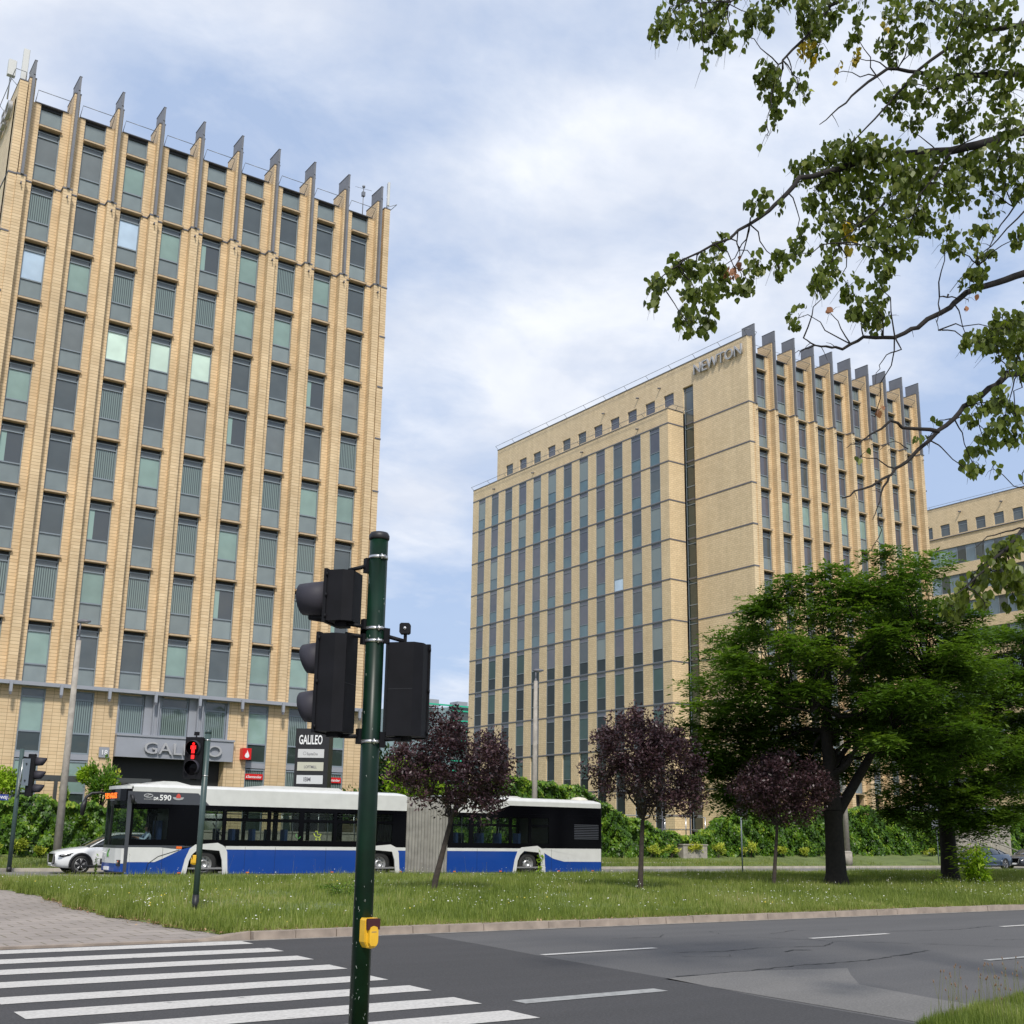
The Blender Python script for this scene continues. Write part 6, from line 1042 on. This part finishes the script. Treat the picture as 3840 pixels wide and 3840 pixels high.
def tree(name,label,cat,x,y,z,outline,depth,npuff,nleaf,lsz,lasp,lm,barkm,trunk_r,fork,seed,puffr,flat=.5,group=None,droop=0.,lean=(0,0),extra=(),shape='diamond',upr=0.,vbase=.42,trunkpts=None,fan=False,keep_back=False):
    g=np.random.default_rng(seed); R_=random.Random(seed); root=thing(name,label,cat,(x,y,z),group)
    us=[p_[0] for p_ in outline]; zs=[p_[1]-z for p_ in outline]; ol=list(zip(us,zs)); u0,u1,z0,z1=min(us),max(us),min(zs),max(zs)
    cs=[]
    while len(cs)<npuff:
        pu=g.uniform(u0,u1,400); pz=g.uniform(z0,z1,400); ok=inpoly(pu,pz,ol)
        for a,b in zip(pu[ok],pz[ok]):
            # distance-limited spread in depth: thickest in the middle of the crown
            e=min(1.,abs((a-(u0+u1)/2)/((u1-u0)/2))); zz=abs((b-(z0+z1)/2)/((z1-z0)/2)); lim=depth*math.sqrt(max(.06,1-.8*e*e-.45*zz*zz)); v_=g.uniform(-1,1); v_=math.copysign(abs(v_)**.6,v_)*lim
            cs.append((a,b,v_)); 
            if len(cs)>=npuff: break
    cs=np.array(cs+[(a,b,c_) for a,b,c_ in extra]);
    if keep_back: q_=(cs[:,0]<.6)&(cs[:,1]<5.9)&(cs[:,2]<.5); cs[q_,2]=np.abs(cs[q_,2])*.8+.7
    P3=cs[:,0:1]*Rn+cs[:,2:3]*Dn+cs[:,1:2]*Un
    # shrink so leaves stay inside outline
    mb=MB(); fk=Vector((lean[0]*Rn[0],lean[0]*Rn[1],fork))
    tp=[(0,0,-.15),(0,0,.05)]+[(fk.x*t,fk.y*t,fork*t) for t in (.15,.5,.85,1)]; rad=[trunk_r*1.55,trunk_r*1.3,trunk_r*1.02,trunk_r*.92,trunk_r*.88,trunk_r*.95]
    if trunkpts: tp=trunkpts; rad=[trunk_r*(1.3-.5*i/(len(tp)-1)) for i in range(len(tp))]; fk=Vector(tp[-1])
    mb.tube(tp,rad,barkm,14,False); mb.build('trunk',root,False)
    if fan:
        mb=MB(); lead=[fk,fk+Vector((.05,.05,1.2)),fk+Vector((-.1,.1,2.8)),fk+Vector((.15,0,4.6)),fk+Vector((.1,.1,6.3))]; mb.tube(lead,[trunk_r*.93,trunk_r*.72,trunk_r*.5,trunk_r*.3,trunk_r*.1],barkm,12,False); lead2=[fk+Vector((0,0,-.3)),fk+Rv*.9+Vector((0,0,1.1)),fk+Rv*1.9+Vector((0,0,2.7)),fk+Rv*2.4+Vector((0,0,4.4))]; mb.tube(lead2,[trunk_r*.6,trunk_r*.5,trunk_r*.32,trunk_r*.1],barkm,10,False); mb.build('leader',root,False)
    # limbs: main limbs to clusters of puffs then twigs
    mb=MB(); nm=max(5,min(14,npuff//12)); idx=list(range(len(P3))); R_.shuffle(idx); mains=[]
    for j in idx[:nm]:
        tgt=Vector(P3[j])*.78+Vector((0,0,fork*.22)); mains.append(limb(mb,(fk if not fan else R_.choice(lead[1:4]+lead2[1:3])),tgt,trunk_r*(R_.uniform(.2,.38) if fan else R_.uniform(.35,.6)),trunk_r*.08,barkm,.05,7,seed*31+j,.16))
    allp=[p_ for m_ in mains for p_ in m_[2:]]
    for j in idx:
        tgt=Vector(P3[j]); b=min(allp,key=lambda q:(q-tgt).length+ (0 if q.z<tgt.z+.3 else .6)); 
        if (b-tgt).length>.1: limb(mb,b,tgt,trunk_r*.10,trunk_r*.02,barkm,.03,4,seed*77+j,.12)
    mb.build('branches',root,False)
    n=nleaf; i=g.integers(0,len(P3),n); rs=puffr*g.uniform(.65,1.35,len(P3)); dv=g.normal(0,1,(n,3)); dv=unit(dv)*(g.uniform(0,1,(n,1))**.45)
    off=dv*rs[i][:,None]; off[:,2]*=flat
    if upr: off[:,2]+=np.abs(off[:,0]+off[:,1])*0+g.uniform(0,upr,n)*rs[i]
    c=P3[i]+off; pv=g.normal(0,.13,len(P3))
    outw=unit(off*np.array([1,1,.5])+np.array([0,0,.02]))
    if fan:   # small feathery sprays: groups of leaflets along short rachises
        k=9; m_=n//k; c0=c[:m_]; ow=unit(outw[:m_]+g.normal(0,.35,(m_,3))+np.array([0,0,-.05])); up_=np.tile(Un,(m_,1)); sdv=unit(np.cross(ow,up_)); t=np.linspace(-.5,.5,k); sp_l=lsz*2.4
        cc=[];ax_=[];nn=[];ii=[]
        for q in range(k):
            s_=1 if q%2 else -1; droopv=np.stack([np.zeros(m_),np.zeros(m_),-(t[q]+.5)**2*.12*np.ones(m_)],-1)
            cc.append(c0+ow*(t[q]*sp_l)+sdv*(s_*lsz*.42*(1 if q<k-1 else 0))+droopv); ax_.append(sdv*s_+ow*.55 if q<k-1 else ow); nn.append(up_+g.normal(0,.28,(m_,3))); ii.append(i[:m_])
        c=np.concatenate(cc); ax=np.concatenate(ax_); nr=np.concatenate(nn); i=np.concatenate(ii); n=len(c); dvz=np.tile(dv[:m_,2],k)
    else:
        ax=outw+g.normal(0,.6,(n,3)); ax[:,2]-=droop; nr=g.normal(0,.6,(n,3))+np.array([0,0,.8]); dvz=dv[:,2]
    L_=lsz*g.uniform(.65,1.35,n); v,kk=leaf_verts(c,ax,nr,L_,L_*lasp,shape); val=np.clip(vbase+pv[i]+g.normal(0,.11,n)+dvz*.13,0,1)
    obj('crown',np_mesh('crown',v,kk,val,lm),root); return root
T1o=[(-5.27,6.4),(-4.67,7.57),(-3.95,8.96),(-3.13,10.18),(-2.0,11.31),(-.3,11.44),(.46,10.84),(1.31,11.87),(2.52,12.1),(3.58,11.4),(4.12,10.69),(4.93,9.6),(5.6,8.42),(5.8,6.47),(5.19,4.3),(3.51,4.4),(1.81,4.5),(.57,3.3),(-1.12,3.4),(-2.59,2.4),(-4.0,2.5),(-5.0,4.6)]
def shrink(o_,k=.3):
    cx_=sum(p_[0] for p_ in o_)/len(o_); cz_=sum(p_[1] for p_ in o_)/len(o_); return [(a-(a-cx_)/max(.01,math.hypot(a-cx_,b-cz_))*k,b-(b-cz_)/max(.01,math.hypot(a-cx_,b-cz_))*k*.7) for a,b in o_]
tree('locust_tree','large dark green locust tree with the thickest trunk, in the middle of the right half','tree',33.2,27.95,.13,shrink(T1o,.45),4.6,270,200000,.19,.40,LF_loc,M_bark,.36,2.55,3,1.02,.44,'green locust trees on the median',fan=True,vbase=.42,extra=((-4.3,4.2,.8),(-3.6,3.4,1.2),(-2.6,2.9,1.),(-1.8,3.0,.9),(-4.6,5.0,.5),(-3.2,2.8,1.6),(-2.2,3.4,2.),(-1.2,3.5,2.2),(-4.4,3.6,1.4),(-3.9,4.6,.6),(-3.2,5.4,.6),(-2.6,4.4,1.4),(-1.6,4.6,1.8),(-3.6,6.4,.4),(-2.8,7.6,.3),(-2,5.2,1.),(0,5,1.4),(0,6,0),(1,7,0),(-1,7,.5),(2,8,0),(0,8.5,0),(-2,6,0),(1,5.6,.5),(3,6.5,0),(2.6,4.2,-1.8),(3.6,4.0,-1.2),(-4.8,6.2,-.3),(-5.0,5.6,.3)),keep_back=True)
T2o=[(-3.4,5.2),(-2.2,6.0),(-1.0,6.7),(.2,8.74),(1.15,10.3),(2.33,11.1),(3.9,11.2),(5.62,10.5),(7.5,8.28),(7.4,5.54),(4.9,3.7),(2.6,3.4),(1.5,2.3),(.5,1.4),(0,1.3),(-.8,1.7),(-1.9,2.1),(-3.6,2.8)]
tree('locust_tree','locust tree with a lighter crown low over the blue sedan at the right','tree',41.35,29.1,.13,shrink(T2o,.4),4.2,210,150000,.19,.40,LF_loc,M_bark,.34,2.3,4,.95,.42,'green locust trees on the median',fan=True,vbase=.52,extra=((-3.4,4.2,-1.8),(-2.6,3.6,-2.4),(-1.8,3.2,-2.6),(-.9,2.6,-2.6),(-.1,2.2,-2.4),(.7,1.9,-2.),(1.2,2.6,-2.2),(-1.2,3.8,-2.8),(-2.2,4.4,-2.8),(.2,3.4,-2.8),(-3.,4.9,-2.4)))
T3o=[(-3.6,5.6),(-2,8.8),(0,10.6),(3,11),(5,9),(5,5),(3,3.6),(0,3.0),(-3,3.6)]
tree('locust_tree','locust tree mostly hidden at the right edge behind the other two','tree',53.5,31.5,.13,T3o,3.6,90,46000,.20,.42,LF_loc,M_bark,.3,2.8,5,.95,.45,'green locust trees on the median',fan=True,vbase=.55)
P1o=[(-1.55,3.3),(-1.2,4.0),(-.9,4.1),(-.5,4.3),(-.2,5.15),(.1,4.8),(.5,5.2),(.7,4.7),(1.16,4.68),(1.77,4.24),(2.2,3.51),(1.94,2.7),(1.5,2.05),(.61,2.35),(.02,2.4),(-.8,2.7)]
P2o=[(-1.84,3.78),(-1.6,4.4),(-1.25,5.1),(-1.0,4.9),(-.7,5.3),(-.3,5.2),(-.11,5.95),(.15,5.3),(.71,5.5),(1.0,4.9),(1.53,4.88),(2.0,4.0),(1.97,2.8),(1.63,2.3),(.67,2.25),(.02,2.4),(-.95,2.75),(-1.59,3.22)]
P3o=[(-1.45,3.57),(-.79,4.12),(-.04,4.5),(.69,4.6),(1.4,4.15),(2.02,3.62),(2.07,2.91),(.95,2.2),(.05,2.15),(-.85,2.5),(-1.37,2.95)]
gp_='young purple plum trees on the median'
def plum(label,x,y,o_,fork,du,seed,n,tr=.075):
    tree('plum_tree',label,'tree',x,y,.13,shrink(o_,.12),1.45,150,n,.105,.5,LF_pur,M_tree,tr,fork,seed,.34,.95,gp_,shape='diamond',vbase=.45,trunkpts=[(0,0,-.1),(.02,0,.3),(Rn[0]*du*.5,Rn[1]*du*.5,fork*.55),(Rn[0]*du,Rn[1]*du,fork)])
plum('leaning purple plum tree in front of the bus bellows',16.95,28.2,P1o,2.0,.42,6,19000)
plum('upright purple plum tree just right of the bus rear',23.5,27.2,P2o,2.05,.10,7,23000)
plum('smallest purple plum tree, beside the large locust trunk',30.0,27.9,P3o,2.0,.18,8,16000,.06)
leafy('sapling','bright yellow green sapling at the foot of the right locust trunk','plant' and 39.5,26.6,.12,1.60,.95,1700,LF_fresh,.19,'sapling',seed=12,wide=.6,stems=9)
leafy('weed','small yellow green shoot in the grass between the two locust trunks',36.6,26.3,.12,.62,.30,50,LF_fresh,.13,'weed',seed=13,stems=3)
leafy('weed','pale weed standing before the rear wheel of the bus',27.75,38.2,.12,1.15,.35,70,LF_fresh,.17,'weed',seed=14,stems=3)
leafy('weed','tall green weed in front of the white car wheel',10.9,39.5,.12,.75,.12,90,LF_ivy,.11,'weed',seed=15,stems=2)
leafy('weed','dark green clump of weeds in the lawn left of the big signal pole',13.2,26.3,.12,.42,.75,700,LF_ivy,.07,'weed',seed=16,stems=9)
leafy('weed','white flowering weed in the grass right of the large trunk',34.1,26.4,.12,.45,.22,40,LF_flow,.06,'weed',seed=19,stems=3)
stalks('lawn_weeds',[(12+i*1.7+random.uniform(-.6,.6),38.5+random.uniform(-2,1.5)) for i in range(14)],.75,'scattered tall seed stalks in the lawn before the bus',3,8)
# ---------------- lime tree over the camera's right ----------------
LT=thing('lime_tree','lime tree whose leafy branches hang into the top right corner','tree',(12.6,5.35,0)); o_=Vector((12.6,5.35,0))
mb=MB(); mb.tube([(12.6,5.35,-.1),(12.6,5.35,.4),(12.55,5.35,2),(12.5,5.3,4.5),(12.4,5.3,8.5),(12.45,5.2,11)],[.34,.26,.22,.19,.13,.05],M_bark,14); mb.build('trunk',LT)
mb=MB(); bp_=[]
for pts,r0,r1 in BR:
    P_=[Vector(q) for q in pts]
    if r0>=.04: a_=P_[0]; P_=[Vector((12.5,5.3,max(1.5,min(10,a_.z-.5))))]+P_
    Q=[]
    for i in range(len(P_)-1):
        for t in (0,.33,.66): Q.append(P_[i].lerp(P_[i+1],t)+Vector((random.gauss(0,1),random.gauss(0,1),random.gauss(0,1)))*.008)
    Q.append(P_[-1]); n=len(Q); mb.tube(Q,[r0+(r1-r0)*(i/(n-1))**.75 for i in range(n)],M_bark,8,False)
    for i,q in enumerate(Q): bp_.append((q,r0+(r1-r0)*(i/(n-1))**.75))
    for i in range(4,n-1,3):
        if random.random()<.6: e=Q[i]+Vector((random.uniform(-1,1),random.uniform(-.3,.3),random.uniform(-1,.3)))*.14; mb.tube([Q[i],Q[i].lerp(e,.5)+Vector((0,0,.012)),e],[.004,.003,.0015],M_bark,4,False)
cen=[];tgt=[]
for (x_,y_,z_,rx_,rz_,n_,ty) in CL:
    c=Vector((x_,y_,z_)); b=min(bp_,key=lambda q:(q[0]-c).length)[0]
    hang=c-Vector((0,0,rz_*.5)); jt=lambda k_: Vector((random.gauss(0,k_),random.gauss(0,k_),random.gauss(0,k_))); dl=(c-b).length*.07; mb.tube([b]+[b.lerp(c,t)+Vector((0,0,.22*dl/.07*t*(1-t)))+jt(dl*.6) for t in (.2,.4,.6,.8)]+[c,hang],[.008,.007,.006,.005,.0045,.004,.0015],M_bark,5,False)
    for k in range(max(2,n_//7)):
        a=c+Vector((Rn[0]*random.uniform(-.5,.5)*rx_,Rn[1]*random.uniform(-.5,.5)*rx_,random.uniform(-.1,.5)*rz_)); e=c+Vector(tuple(Rn*random.uniform(-1,1)*rx_+Dn*random.uniform(-.35,.35)))+Vector((0,0,-rz_*random.uniform(.2,.95))); mb.tube([c,a,a.lerp(e,.55)+Vector((0,0,.02)),e],[.0032,.0028,.002,.001],M_bark,4,False)
mb.build('branches',LT)
g=np.random.default_rng(3)
for ty,lm,nm in ((0,LF_lime,'crown'),(1,LF_ly,'yellow_leaves'),(2,LF_lb,'withered_leaves')):
    C_=[];
    for (x_,y_,z_,rx_,rz_,n_,t_) in CL:
        if t_!=ty: continue
        n=int(n_*(1.65 if n_>8 else 1.0)); k=max(3,n//9); sub=g.normal(0,.55,(k,3))*np.array([1,1,1]); j=g.integers(0,k,n); q=sub[j]+g.normal(0,.30,(n,3)); q=q/np.maximum(1,np.linalg.norm(q,axis=1,keepdims=True)/1.15)
        C_.append(np.array([x_,y_,z_])+q[:,0:1]*Rn*rx_+q[:,1:2]*Dn*max(.18,rx_*1.2)+q[:,2:3]*Un*rz_)
    c=np.concatenate(C_)-np.array(o_); n=len(c); ax=np.stack([g.normal(0,.38,n),g.normal(0,.38,n),-np.abs(g.normal(1,.35,n))],-1); nr=g.normal(0,1,(n,3))*np.array([1,1,.45])+np.array([-.25,-.35,.45])
    L_=.076*g.uniform(.6,1.25,n); v,kk=leaf_verts(c,ax,nr,L_,L_*1.08,'leaf'); obj(nm,np_mesh(nm,v,kk,g.uniform(0,1,n) if ty else np.clip(g.beta(2,2.4,n)*1.0,0,1),lm),LT)
